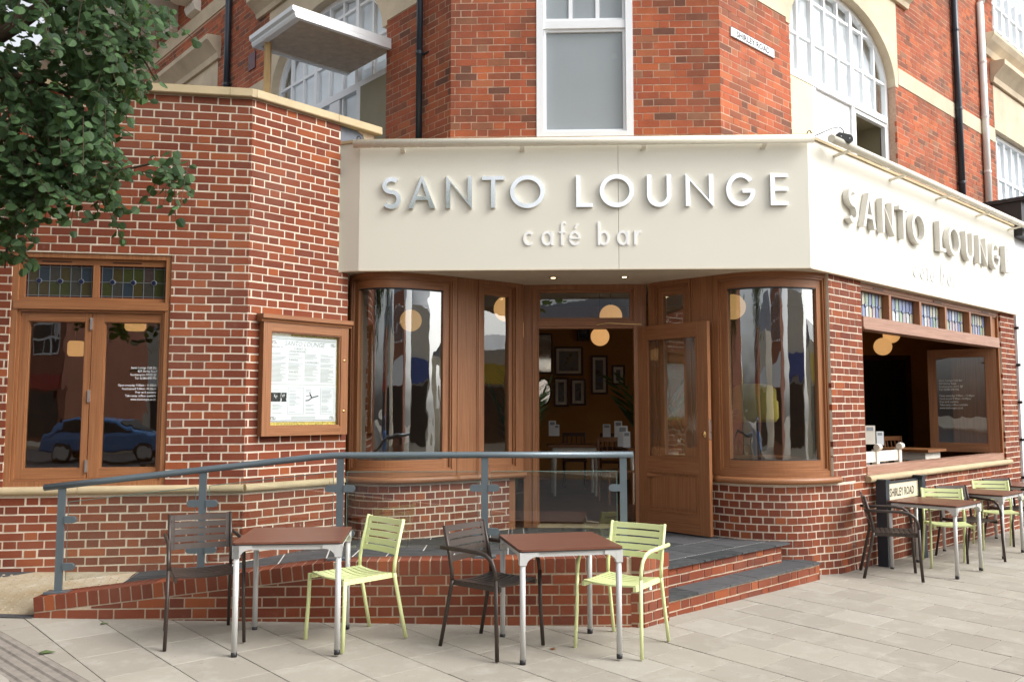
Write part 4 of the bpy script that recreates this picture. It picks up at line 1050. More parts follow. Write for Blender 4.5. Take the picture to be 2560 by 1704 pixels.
# ------------------------------------------------------------------ menu board
MBRD = thing('menu_board', 'timber framed glazed menu case on the angled brick wall', 'notice board', PB.pt(.6, .02, 1.36))
mb = MB(); wbox(mb, PB, .12, 1.075, 1.37, 2.43, .007, .03); mb.build('back_board', M['wood_h'], MBRD)
for a, b in ((.12, .205), (.99, 1.075)):
    mb = MB(); wbox(mb, PB, a, b, 1.37, 2.43, .03, .085); mb.build('stile', M['wood_v'], MBRD)
for a, b in ((1.37, 1.455), (2.345, 2.43)):
    mb = MB(); wbox(mb, PB, .2055, .9895, a, b, .03, .0845); mb.build('rail', M['wood_h'], MBRD)
mb = MB(); frame_rect(mb, PB, .205, .99, 1.455, 2.345, .012, .012, .012, .012, .031, .074); mb.build('bead', M['wood_v'], MBRD)
mb = MB(); wprof(mb, PB, .09, 1.105, [(.007, 2.4302), (.095, 2.4302), (.10, 2.45), (.125, 2.462), (.125, 2.50), (.007, 2.508)]); mb.build('cornice', M['wood_h'], MBRD)
mb = MB(); wbox(mb, PB, .218, .977, 1.468, 2.333, .031, .034); mb.build('lining', plain('floral_lining', lin(196, 178, 96), .8, 0, .5, 60), MBRD)
mb = MB(); wbox(mb, PB, .222, .965, 1.50, 2.312, .035, .0375); sheet_ = mb.build('menu_sheet', M['paper'], MBRD)
def text_mesh(txt, size, align='LEFT', shear=0.0, spacing=1.0, bold=0.0):
    cu = bpy.data.curves.new('txt', 'FONT'); cu.body = txt; cu.size = size; cu.align_x = align; cu.shear = shear; cu.space_character = spacing; cu.resolution_u = 2; cu.offset = bold
    ob = bpy.data.objects.new('txt', cu); COL.objects.link(ob)
    bpy.context.view_layer.update()
    me = bpy.data.meshes.new_from_object(ob.evaluated_get(bpy.context.evaluated_depsgraph_get()))
    bpy.data.objects.remove(ob); bpy.data.curves.remove(cu); return me
def wall_text(txt, P, s, z, d, size, mat, parent, name='lettering', align='LEFT', shear=0.0, sx=1.0, spacing=1.0, bold=0.0):
    me = text_mesh(txt, size, align, shear, spacing, bold)
    for v in me.vertices: v.co = Vector(P.pt(s + v.co.x * sx, d, z + v.co.y))
    me.materials.clear(); return link(name, me, mat, parent)
D_ = .0385
wall_text('SANTO LOUNGE', PB, .595, 2.222, D_, .062, M['ink_grey'], sheet_, align='CENTER', shear=.25, sx=.95)
for tx, s, z, sz in (('BRUNCH', .235, 2.195, .026), ('CIABATTA', .475, 2.188, .026), ('SANDWICHES', .425, 2.162, .026), ('PANINI', .425, 2.08, .026), ('SALADS', .425, 1.965, .026), ('LOUNGERS', .605, 2.06, .026)):
    wall_text(tx, PB, s, z, D_, sz, M['ink'], sheet_, spacing=1.2)
mb = MB(); r = random.Random(4)
for col in range(4):
    s0 = .235 + col * .181
    z = 2.145
    while z > 1.87:
        if r.random() > .12 and not (col == 1 and (2.07 < z < 2.11 or 1.955 < z < 1.99)) and not (col == 2 and 2.05 < z < 2.09):
            wbox(mb, PB, s0, s0 + r.uniform(.09, .165), z, z + .0035, D_ - .0005, D_)
        z -= .0115
    z = 1.80
    while z > 1.57:
        if r.random() > .3 and not (col == 0 and 1.67 < z < 1.79) and not (col == 2 and 1.67 < z < 1.78): wbox(mb, PB, s0 + .02, s0 + .02 + r.uniform(.06, .125), z, z + .0035, D_ - .0005, D_)
        z -= .013
for z in (1.545, 1.535, 1.525): wbox(mb, PB, .46, .73, z, z + .003, D_ - .0005, D_)
stuff(mb.build('small_print', M['ink_grey'], sheet_))
mb = MB()
for a, b, c, e_ in ((.232, .955, 2.281, 2.287), (.232, .955, 2.270, 2.272), (.232, .955, 1.508, 1.514), (.235, .95, 1.852, 1.855), (.42, .595, 1.822, 1.824), (.42, .595, 1.572, 1.574), (.42, .422, 1.574, 1.822), (.593, .595, 1.574, 1.822), (.785, .945, 1.822, 1.824), (.785, .945, 1.572, 1.574), (.785, .787, 1.574, 1.822), (.943, .945, 1.574, 1.822)):
    wbox(mb, PB, a, b, c, e_, D_ - .0008, D_ + .0002)
mb.build('rule_line', M['ink_grey'], sheet_)
t = NT('photo_print'); c = t.ramp(t.noise(t.pos((1, 1, .35)), 55, 3), [(.42, lin(24, 24, 26)), (.55, lin(60, 60, 62)), (.62, lin(210, 210, 210))]); pm = t.set(c, .6)
mb = MB(); wbox(mb, PB, .235, .405, 1.69, 1.775, D_ - .001, D_); mb.build('menu_photo', pm, sheet_)
mb = MB()
for pts, w_ in (([(.615, 1.70), (.65, 1.705), (.685, 1.728), (.715, 1.738), (.76, 1.748)], .010), ([(.685, 1.728), (.672, 1.752), (.668, 1.765)], .013), ([(.672, 1.755), (.645, 1.748), (.62, 1.742)], .005)):
    o, i_ = ribbon(pts, w_)
    for k in range(len(o) - 1): mb.poly([PB.pt(q[0], D_ + .0004, q[1]) for q in (o[k], o[k + 1], i_[k + 1], i_[k])])
sphere(mb, PB.pt(.664, D_, 1.774), .006, 10, 6); mb.build('dancer_figure', M['ink'], sheet_)
for s, z in ((.237, 2.235), (.895, 2.235), (.237, 1.523), (.895, 1.523)):                       # corner ornaments
    mb = MB()
    for k in range(3):
        o, i_ = ring(s + .012 + k * .016, z + .012, .011, .014, .004, 12, k, k + 4.6)
        for q in range(12): mb.poly([PB.pt(a, D_ + .0002, b) for a, b in (o[q], o[q + 1], i_[q + 1], i_[q])])
    mb.build('ornament', M['ink'], sheet_)
pane(PB, .215, .98, 1.465, 2.335, .06, M['glass_rail'], MBRD)
for z in (1.60, 2.10):
    mb = MB(); mb.lathe([(.011, 0), (.012, .004), (.006, .007)], 12, Matrix.Translation(Vector(PB.pt(1.03, .085, z))) @ Matrix.Rotation(PB.ang(0), 4, 'Z') @ Matrix.Rotation(math.pi / 2, 4, 'X')); mb.build('lock', M['brass'], MBRD)
# window lettering
TXT = ['Santo Lounge Café Bar', '429 Shirley Road', 'Southampton SO15 3JF', 'Tel: 02380 878 996', '', 'Open everyday 9.00am - 11.00pm', 'Food served 9.00am -10.00pm', 'Free wi-fi available', 'Take-away coffees available', 'www.thelounges.co.uk']
for k, tx in enumerate(TXT):
    if tx:
        wall_text(tx, PA, A(-.80), 1.985 - k * .0318, -.082, .030, M['white_print'], winA, align='RIGHT', sx=.80)
        wall_text(tx, LF, .14, 2.02 - k * .044, -.026, .042, M['offwhite'], leafR, align='LEFT', sx=.78)

# ------------------------------------------------------------------ handrail
HR = thing('handrail', 'grey steel handrail with clear glass panels along the brick ramp', 'railing', (-1.2, 6.5, .4))
PH = Path([(-3.455, 6.42), (.905, 6.59)])
posts = [.10, 1.135, 2.158, 3.25, 4.31]
def hz(s): return 1.04 + (1.272 - 1.04) * min(1, max(0, s) / 2.09) + 0
rail = [PH.pt(-.03, 0, 1.037), PH.pt(.5, 0, hz(.5)), PH.pt(1.2, 0, hz(1.2)), PH.pt(1.96, 0, hz(1.96)), PH.pt(2.04, 0, hz(2.04) - .002), PH.pt(2.10, 0, 1.2695), PH.pt(2.18, 0, 1.271), PH.pt(3.2, 0, 1.272), PH.pt(4.385, 0, 1.272)]
mb = MB(); mb.tube(rail, .0245, 16); mb.build('rail', M['rail'], HR, True)
for s in posts:
    zb = ctop(s - .0) + .002
    mb = MB(); wbox(mb, PH, s - .027, s + .027, zb, hz(s) - .012, -.008, .008); po = mb.build('post', M['rail'], HR)
    mb = MB(); wbox(mb, PH, s - .085, s + .085, zb - .002, zb + .012, -.05, .05); mb.build('base_plate', M['rail'], po)
    sd = [1] if s < .2 else [-1] if s > 4 else [-1, 1]
    for zz in (zb + .19, hz(s) - .25):
        for e_ in sd:
            pl = [(0, -.026)] + [(.06 + .026 * math.sin(math.pi * k / 8), -.026 * math.cos(math.pi * k / 8)) for k in range(9)] + [(0, .026)]
            mb = MB(); mb.prism(pl if e_ > 0 else [(-a, b) for a, b in reversed(pl)], -.014, .014, lambda a, b, h: PH.pt(s + e_ * .0275 + a, h, zz + b)); mb.build('glass_clamp', M['rail'], po)
for a, b in zip(posts, posts[1:]):
    s0, s1 = a + .05, b - .05
    t0, t1 = hz(s0) - .125, hz(s1) - .125
    if abs(b - 2.158) < .01: t1 = hz(s1) - .125
    b0, b1 = ctop(s0) + .085, ctop(s1) + .085
    mb = MB(); pl = [(s0, b0), (s1, b1), (s1, t1), (s0, t0)]
    mb.prism(pl, -.004, .004, lambda q, z, h: PH.pt(q, h, z)); g = mb.build('glass_panel', M['glass_rail'], HR)
    mb = MB()
    for (x0, z0), (x1, z1) in ((pl[3], pl[2]), (pl[0], pl[3]), (pl[1], pl[2])):
        mb.tube([PH.pt(x0, 0, z0), PH.pt(x1, 0, z1)], .0026, 4)
    mb.build('glass_edge', M['glass_edge'], g)
# ------------------------------------------------------------------ old corner building above and behind
OLD = thing('corner_building', 'old red brick corner building with stone bands and white arched windows above the cafe', 'building', (.7, 10.5, 4.2))
ob = Brickwork(OLD, M['brick_old'])
UC0, UC1 = Vector((-.66, 8.95)), Vector((2.22, 8.84))
uL = Vector((.67, -.743)).normalized(); uR2 = Vector((.736, .677)).normalized()
LLEN = 18.0
PUL = Path([UC0 - uL * LLEN, UC0]); PUC = Path([UC0, UC1]); PUR = Path([UC1, UC1 + uR2 * 16])
Ls = lambda s: LLEN + s
TOP = 9.3
hUC = [(.923, 1.96, 4.516, TOP)]
hUR = [(1.48, 4.41, 3.9, 7.46), (8.45, 11.6, 3.9, 7.3), (8.6, 11.4, 8.05, TOP)]
hUL = [(Ls(-4.27), Ls(-1.25), 3.9, 7.46), (Ls(-9.2), Ls(-6.2), 3.9, 7.46)]
KW = dict(st=.228, hd=.109, gauge=.078, j=.009, proud=.002)
def band(hs, z0, z1): return hs + [(-1, 99, z0, z1)]
for P, hs, ph, s1 in ((PUC, hUC, .05, PUC.L), (PUR, hUR, .0, 14.0), (PUL, hUL, .1, LLEN)):
    mb = MB(); mortar(mb, P, 0, P.L, 3.9, TOP, hs, .3); wl_ = mb.build('wall', M['mortar_old'], OLD)
    bh = hs if P is PUC else band(hs, 6.25, 6.5)
    if P is PUL: bh = band(bh, 8.15, 8.4)
    lay(ob, wl_, P, .0 if P is not PUL else 2, s1, 4.1, TOP, bh, phase=ph, zref=.0, **KW)
ob.finish('brickwork', 300)
def solid(P, s0, s1, z0, z1, d0, d1, mat, name, n=1):
    mb = MB(); wbox(mb, P, s0, s1, z0, z1, d0, d1, n); return mb.build(name, mat, OLD)
# stone bands
for P, a, b in ((PUR, .0, 1.39), (PUR, 4.50, 8.45), (PUR, 11.6, 14), (PUL, Ls(-1.24), LLEN), (PUL, Ls(-6.2), Ls(-4.36)), (PUL, Ls(-14), Ls(-9.2))):
    solid(P, a + .002, b - .002, 6.252, 6.498, -.05, .012, M['stone'], 'stone_band')
solid(PUL, Ls(-14), LLEN, 8.152, 8.398, -.05, .02, M['stone'], 'stone_band')
# arched windows in stone surrounds
def arch_window(P, s0, s1, kind):
    cx, hw = (s0 + s1) / 2, (s1 - s0) / 2 - .10
    z0_, rise = 6.20, .86
    N_ = 24
    arc = [(cx + hw * math.cos(math.pi * k / N_), z0_ + rise * math.sin(math.pi * k / N_)) for k in range(N_ + 1)]
    mb = MB()                                                          # stone spandrel with the arch cut out
    fn = lambda a, b, h: P.pt(a, h, b)
    for k in range(N_):
        (a0, b0), (a1, b1) = arc[k], arc[k + 1]
        mb.prism([(a1, b1), (a0, b0), (a0, 7.455), (a1, 7.455)], -.22, .008, fn)
    wbox(mb, P, s0 + .001, cx - hw, 6.2, 7.455, -.22, .008); wbox(mb, P, cx + hw, s1 - .001, 6.2, 7.455, -.22, .008)
    mb.build('arch_surround', M['stone'], OLD)
    mb = MB(); wprof(mb, P, s0 - .35, s1 + .35, [(-.05, 7.462), (.05, 7.462), (.07, 7.53), (.14, 7.60), (.22, 7.66), (.22, 7.72), (-.05, 7.78)]); mb.build('hood_cornice', M['stone'], OLD)
    # white joinery: ring following the arch, transom, bars
    dF0, dF1 = -.17, -.11
    arc2 = [(cx + (hw - .07) * math.cos(math.pi * k / N_), z0_ + (rise - .07) * math.sin(math.pi * k / N_)) for k in range(N_ + 1)]
    mb = MB()
    for k in range(N_): mb.prism([arc[k], arc[k + 1], arc2[k + 1], arc2[k]], dF0, dF1, fn)
    wbox(mb, P, cx - hw, cx - hw + .07, 4.1, z0_, dF0, dF1); wbox(mb, P, cx + hw - .07, cx + hw, 4.1, z0_, dF0, dF1)
    fr = mb.build('window_frame', M['white'], OLD)
    def topz(s):
        q = max(-1, min(1, (s - cx) / (hw - .05))); return z0_ + (rise - .05) * max(0, math.sqrt(max(0, 1 - q * q)))
    w_ = (s1 - s0 - .2); cols = 8
    xs = [cx - hw + .04 + (2 * hw - .08) * k / cols for k in range(cols + 1)]
    mb = MB(); wbox(mb, P, cx - hw + .0705, cx + hw - .0705, 5.66, 5.75, dF0, dF1 + .02); mb.build('transom', M['white'], fr)
    zr = [5.751, 6.24, 6.78]
    for k in range(1, cols):
        big = k in ((2, 5) if kind == 'R' else (3, 6))
        wdt = .035 if big else .018
        mb = MB(); wbox(mb, P, xs[k] - wdt, xs[k] + wdt, 5.751, topz(xs[k]), dF0 + .01, dF1 - .004 + (.012 if big else 0)); mb.build('glazing_bar', M['white'], fr)
    for z in zr[1:]:
        half = max([abs(s - cx) for s in [cx + hw * k / 60 for k in range(60)] if topz(s) > z] or [0])
        if half: 
            for k in range(cols):
                a, b = max(xs[k] + .036, cx - half), min(xs[k + 1] - .036, cx + half)
                if b - a > .05:
                    mb = MB(); wbox(mb, P, a - .018, b + .018, z - .018, z + .018, dF0 + .012, dF1 - .007); mb.build('glazing_bar', M['white'], fr)
    for k in range(cols):                                              # upper panes, each its own
        for z0, z1 in zip(zr, zr[1:] + [7.2]):
            a, b = xs[k] + .018, xs[k + 1] - .018
            t0, t1 = topz(a), topz(b)
            if max(t0, t1) < z0 + .08: continue
            pl = [(a, z0), (b, z0), (b, max(z0 + .01, min(z1, t1))), (a, max(z0 + .01, min(z1, t0)))]
            mb = MB(); mb.poly([P.pt(x, -.145, z) for x, z in pl]); mb.build('pane', M['glass_up'], fr)
    mb = MB(); mb.poly([P.pt(s0 + .1, -.26, 4.1), P.pt(s1 - .1, -.26, 4.1), P.pt(s1 - .1, -.26, 7.2), P.pt(s0 + .1, -.26, 7.2)])
    return fr, xs, mb, dF0, dF1
# right (road) window: boarded bay, blank white bay, open dark bay
fr, xs, back, d0, d1 = arch_window(PUR, 1.39, 4.50, 'R')
back = MB(); back.poly([PUR.pt(a, -.26, z) for a, z in ((1.45, 5.7), (4.45, 5.7), (4.45, 7.2), (1.45, 7.2))]); back.build('pale_backing', M['pale_backing'], fr)  # added backing sheet that keeps the panes pale
for a in (xs[2], xs[5]):
    mb = MB(); wbox(mb, PUR, a - .04, a + .04, 4.1, 5.659, d0, d1 + .01); mb.build('mullion', M['white'], fr)
mb = MB(); wbox(mb, PUR, xs[0] + .03, xs[2] - .041, 4.1, 5.655, d0, d1 + .012); mb.build('plywood_sheet', M['ply'], fr)
mb = MB(); wbox(mb, PUR, xs[2] + .041, xs[5] - .041, 4.1, 5.655, d0, d1 - .02); mb.build('blank_panel', M['white'], fr)
mb = MB(); frame_rect(mb, PUR, xs[5] + .041, xs[8] - .03, 4.1, 5.655, .05, .05, .05, .05, d0, d1); mb.build('casement', M['white'], fr)
mb = MB(); wbox(mb, PUR, xs[5] + .05, xs[8] - .04, 4.1, 5.65, -1.0, -.9); wbox(mb, PUR, xs[5] + .05, xs[8] - .04, 5.651, 5.7, -1.0, -.2); wbox(mb, PUR, xs[8] - .039, xs[8] + .02, 4.1, 5.7, -1.0, -.2); mb.build('room_wall', M['olive'], fr)
# left window above the roof terrace
frl, xs, back, d0, d1 = arch_window(PUL, Ls(-4.36), Ls(-1.24), 'L')
back = MB(); back.poly([PUL.pt(a, -.26, z) for a, z in ((Ls(-4.3), 4.1), (Ls(-1.9), 4.1), (Ls(-1.3), 7.2), (Ls(-4.3), 7.2))]); back.build('pale_backing', M['pale_backing'], frl)
b0 = Ls(-1.93)
mb = MB(); wbox(mb, PUL, b0 + .002, Ls(-1.245), 4.1, 5.655, -.22, -.06); mb.build('olive_board', M['olive'], frl)
mb = MB(); wbox(mb, PUL, b0 - .12, b0, 4.1, 5.655, d0, d1 + .03); wbox(mb, PUL, xs[4] + .05, xs[5] - .05, 4.1, 5.655, d0, d1 + .012); mb.build('mullion', M['white'], frl)
for k in range(0, 6):
    if k == 4: continue
    a, b = xs[k] + .02, min(xs[k + 1], b0 - .12) - .02
    if b - a < .08: continue
    mb = MB(); wbox(mb, PUL, a - .035, a, 4.1, 5.659, d0 + .004, d1 - .004); mb.build('glazing_bar', M['white'], frl)
    for z0, z1 in ((4.1, 4.62), (4.66, 5.12), (5.16, 5.655)):
        mb = MB(); wbox(mb, PUL, a, b, z1, z1 + .04, d0 + .006, d1 - .006); mb.build('glazing_bar', M['white'], frl)
        mb = MB(); mb.poly([PUL.pt(x, -.145, z) for x, z in ((a, z0), (b, z0), (b, z1), (a, z1))]); mb.build('pane', M['glass_up'], frl)
# second left window further along, and second road window
for P, s0, s1 in ((PUL, Ls(-9.2), Ls(-6.2)), (PUR, 8.45, 11.6)):
    mb = MB(); wbox(mb, P, s0 + .002, s1 - .002, 6.5, 7.455 if P is PUL else 7.29, -.2, .006); mb.build('stone_panel', M['stone'], OLD)
    mb = MB(); wprof(mb, P, s0 - .1, s1 + .1, [(-.05, 7.31), (.05, 7.31), (.07, 7.40), (.16, 7.50), (.24, 7.58), (.24, 7.66), (-.05, 7.70)]); mb.build('hood_cornice', M['stone'], OLD)
    mb = MB(); frame_rect(mb, P, s0 + .05, s1 - .05, 4.1, 6.498, .07, .07, .07, .07, -.18, -.10); f2 = mb.build('window_frame', M['white'], OLD)
    for k in range(1, 8):
        q = s0 + .05 + (s1 - s0 - .1) * k / 8
        mb = MB(); wbox(mb, P, q - .02, q + .02, 4.171, 6.427, -.17, -.11); mb.build('glazing_bar', M['white'], f2)
    for z in (5.0, 5.7):
        mb = MB(); wbox(mb, P, s0 + .121, s1 - .121, z, z + .05, -.165, -.105); mb.build('glazing_bar', M['white'], f2)
    for k in range(8):
        a = s0 + .05 + (s1 - s0 - .1) * k / 8 + .02; b = a + (s1 - s0 - .1) / 8 - .04
        mb = MB(); mb.poly([P.pt(x, -.14, z) for x, z in ((a, 4.17), (b, 4.17), (b, 6.43), (a, 6.43))]); mb.build('pane', M['glass_up'], f2)
    mb = MB(); mb.poly([P.pt(x, -.24, z) for x, z in ((s0, 4.1), (s1, 4.1), (s1, 6.5), (s0, 6.5))]); mb.build('pale_backing', M['pale_backing'], f2)
mb = MB(); wprof(mb, PUR, 7.95, 11.8, [(-.05, 7.74), (.04, 7.74), (.08, 7.82), (.17, 7.92), (.22, 8.0), (.22, 8.05), (-.05, 8.049)]); mb.build('sill_cornice', M['stone'], OLD)
mb = MB(); frame_rect(mb, PUR, 8.6, 11.4, 8.06, TOP, .07, .07, .07, .0, -.16, -.08); f3 = mb.build('window_frame', M['white'], OLD)
for k in range(1, 7):
    q = 8.6 + 2.8 * k / 7; mb = MB(); wbox(mb, PUR, q - .022, q + .022, 8.131, TOP, -.15, -.085); mb.build('glazing_bar', M['white'], f3)
for z in (8.5, 8.95):
    mb = MB(); wbox(mb, PUR, 8.671, 11.329, z, z + .04, -.145, -.09); mb.build('glazing_bar', M['white'], f3)
for k in range(7):
    a = 8.6 + .4 * k + .02; mb = MB(); mb.poly([PUR.pt(x, -.12, z) for x, z in ((a, 8.1), (a + .36, 8.1), (a + .36, TOP), (a, TOP))]); mb.build('pane', M['glass_up'], f3)
mb = MB(); mb.poly([PUR.pt(x, -.25, z) for x, z in ((8.6, 8.06), (11.4, 8.06), (11.4, TOP), (8.6, TOP))]); mb.build('pale_backing', M['pale_backing'], f3)
# centre sash window
P = PUC
mb = MB(); frame_rect(mb, P, .925, 1.958, 4.518, TOP, .075, .075, .055, 0, -.10, .01); fc = mb.build('window_frame', M['white'], OLD)
mb = MB(); frame_rect(mb, P, 1.002, 1.881, 4.575, 5.715, .028, .028, .03, .03, -.10, -.03); mb.build('lower_sash', M['white'], fc)
mb = MB(); wbox(mb, P, 1.001, 1.882, 5.716, 5.80, -.10, -.005); mb.build('meeting_rail', M['white'], fc)
mb = MB(); frame_rect(mb, P, 1.002, 1.881, 5.801, TOP, .028, .028, .04, .0, -.10, -.045); mb.build('upper_sash', M['white'], fc)
for k in (1, 2):
    q = 1.002 + .879 * k / 3; mb = MB(); wbox(mb, P, q - .02, q + .02, 5.842, TOP, -.09, -.048); mb.build('glazing_bar', M['white'], fc)
mb = MB(); wbox(mb, P, 1.031, 1.852, 4.606, 5.684, -.08, -.055); mb.build('pane', M['grey_pane'], fc)
for k in range(3):
    a = 1.031 + k * .288; mb = MB(); wbox(mb, P, a, a + .245, 5.842, TOP, -.08, -.06); mb.build('pane', M['grey_pane'], fc)
# scroll brackets under the far eaves
for k in range(7):
    s = Ls(-7.2 - k * 1.05); pr = [(0, 8.42), (.10, 8.45), (.14, 8.55), (.12, 8.62), (.28, 8.60), (.52, 8.66), (.72, 8.82), (.84, 9.02), (.80, 9.12), (1.02, 9.18), (1.05, 9.30), (0, 9.30)]
    mb = MB(); mb.prism(pr, -.2, .2, lambda a, b, h, s=s: PUL.pt(s + h, a, b)); mb.build('scroll_bracket', M['offwhite'], OLD)
solid(PUL, Ls(-15), Ls(-6.6), 9.301, 9.42, -.3, 1.2, M['offwhite'], 'eaves_soffit')
# downpipes
def downpipe(P, s, z0, z1, mat, r, clips):
    mb = MB(); mb.tube([P.pt(s, .06, z0), P.pt(s, .06, z1)], r, 12); o = mb.build('downpipe', mat, OLD, True)
    for z in clips:
        mb = MB(); mb.lathe([(r + .006, -.02), (r + .008, 0), (r + .006, .02)], 12, Matrix.Translation(Vector(P.pt(s, .06, z)))); wbox(mb, P, s - .012, s + .10, z - .008, z + .008, -.01, .012); mb.build('pipe_clip', mat, o)
downpipe(PUL, Ls(-.50), 4.35, TOP, M['pipe'], .036, (4.42, 5.60, 6.8))
downpipe(PUL, Ls(-5.72), 5.9, TOP, M['pipe'], .05, (6.75, 8.35))
downpipe(PUR, 6.64, 4.3, TOP, M['pipe'], .05, (5.2, 6.4, 7.7)); downpipe(PUR, 7.82, 4.3, 8.55, M['pipe_w'], .055, (4.9, 5.6, 6.55, 7.5))
mb = MB(); mb.tube([PUR.pt(7.82, .06, 8.5), PUR.pt(7.9, .10, 8.72), PUR.pt(8.3, .2, 8.95), PUR.pt(8.9, .3, 9.1)], .055, 12); mb.build('downpipe', M['pipe_w'], OLD, True)
mb = MB(); wbox(mb, PUL, Ls(-5.02), Ls(-4.80), 6.76, 7.02, .0, .02); mb.build('air_vent', plain('vent_plum', lin(92, 52, 60), .5), OLD)
# hood over the terrace door
HD = []
s0, s1 = Ls(-2.22), Ls(-1.15); zb = 5.875
mb = MB(); wbox(mb, PUL, s0 + .06, s1 - .02, zb + .02, zb + .10, -.05, 1.21); hood = mb.build('door_hood', M['plaster'], OLD)
for pr in ([(1.17, zb), (1.24, zb), (1.255, zb + .03), (1.255, zb + .055), (1.285, zb + .075), (1.285, zb + .125), (1.17, zb + .125)],):
    mb = MB(); wprof(mb, PUL, s0, s1, pr); mb.build('hood_trim', M['white'], hood)
for a, b, c in ((s0 - .0005, s0 + .07, 0), (s1 - .05, s1 + .0, 1)):
    mb = MB(); wbox(mb, PUL, a, b, zb, zb + .055, -.04, 1.169); wbox(mb, PUL, a - (.03 if not c else 0), b, zb + .056, zb + .125, -.04, 1.169); mb.build('hood_trim', M['white'], hood)
mb = MB(); a = Vector(PUL.pt(s0 + .24, 1.16, 4.60)); b = Vector(PUL.pt(s0 + .24, 1.16, zb - .001))
mb.box(-.035, .035, -.03, .03, 4.60, zb - .001, Matrix.Translation(Vector((a.x, a.y, 0))))
tag(mb.build('timber_prop', M['pine']), 'pale timber prop standing on the coping under the plastered hood', 'post')
# street name plate on the wall
NP = thing('street_nameplate', 'white SHIRLEY ROAD nameplate high on the old brick wall', 'sign', PUR.pt(.65, .01, 5.65))
mb = MB(); wbox(mb, PUR, .20, 1.10, 5.658, 5.768, .006, .018); mb.build('plate', M['white'], NP)
wall_text('SHIRLEY ROAD', PUR, .65, 5.682, .0195, .092, M['ink'], NP, align='CENTER', sx=1.1, bold=.0015)
mb = MB(); frame_rect(mb, PUR, .20, 1.10, 5.658, 5.768, .006, .006, .005, .005, .0181, .0195); mb.build('border', M['ink'], NP)

# ------------------------------------------------------------------ neighbour at the right edge
NB = thing('neighbour_shop', 'pale neighbouring shop with black cornice beyond the end of the fascia', 'building', (7.9, 13.1, -.1))
q0 = PF2 + uR * 6.24; PN = Path([(q0.x, q0.y), (q0.x + uR.x * 5, q0.y + uR.y * 5)])
mb = MB(); wbox(mb, PN, .03, 5, -.4, 4.45, -.4, -.05); mb.build('wall', M['white'], NB)
mb = MB(); wbox(mb, PN, .02, 5, 4.20, 4.72, -.6, .10); wbox(mb, PN, -.02, 5, 4.721, 4.78, -.6, .16); mb.build('cornice', M['black'], NB)
mb = MB(); wbox(mb, PN, .0, .10, -.4, 4.2, -.3, -.03); mb.build('pilaster', M['white'], NB)
for k in range(5):
    mb = MB(); wbox(mb, PN, -.02, .0, .6 + k * .55, .64 + k * .55, -.06, .0); mb.build('cable_clip', M['black'], NB)
# low street sign on two posts
SS = thing('street_sign', 'low SHIRLEY ROAD street sign between two dark posts behind the tables', 'sign', (4.3, 9.5, gz(4.3, 9.5)))
PS = Path([(3.96, 9.22), (4.66, 9.86)])
for s in (-.035, PS.L - .05):
    p = PS.pt(s, 0, 0); mb = MB(); wbox(mb, PS, s, s + .085, gz(p[0], p[1]) - .02, .85, -.05, .06); wbox(mb, PS, s - .008, s + .093, .851, .87, -.058, .068); mb.build('post', M['pipe'], SS)
mb = MB(); wbox(mb, PS, .051, PS.L - .051, .64, .815, -.01, .012); mb.build('plate', M['stone_tan'] if False else plain('sign_cream', lin(226, 216, 186), .5), SS)
mb = MB(); wbox(mb, PS, .051, PS.L - .051, .816, .835, -.02, .02); mb.build('top_rail', M['pipe'], SS)
wall_text('SHIRLEY ROAD', PS, PS.L / 2, .675, .0135, .125, M['ink'], SS, align='CENTER', sx=.74, bold=.002)
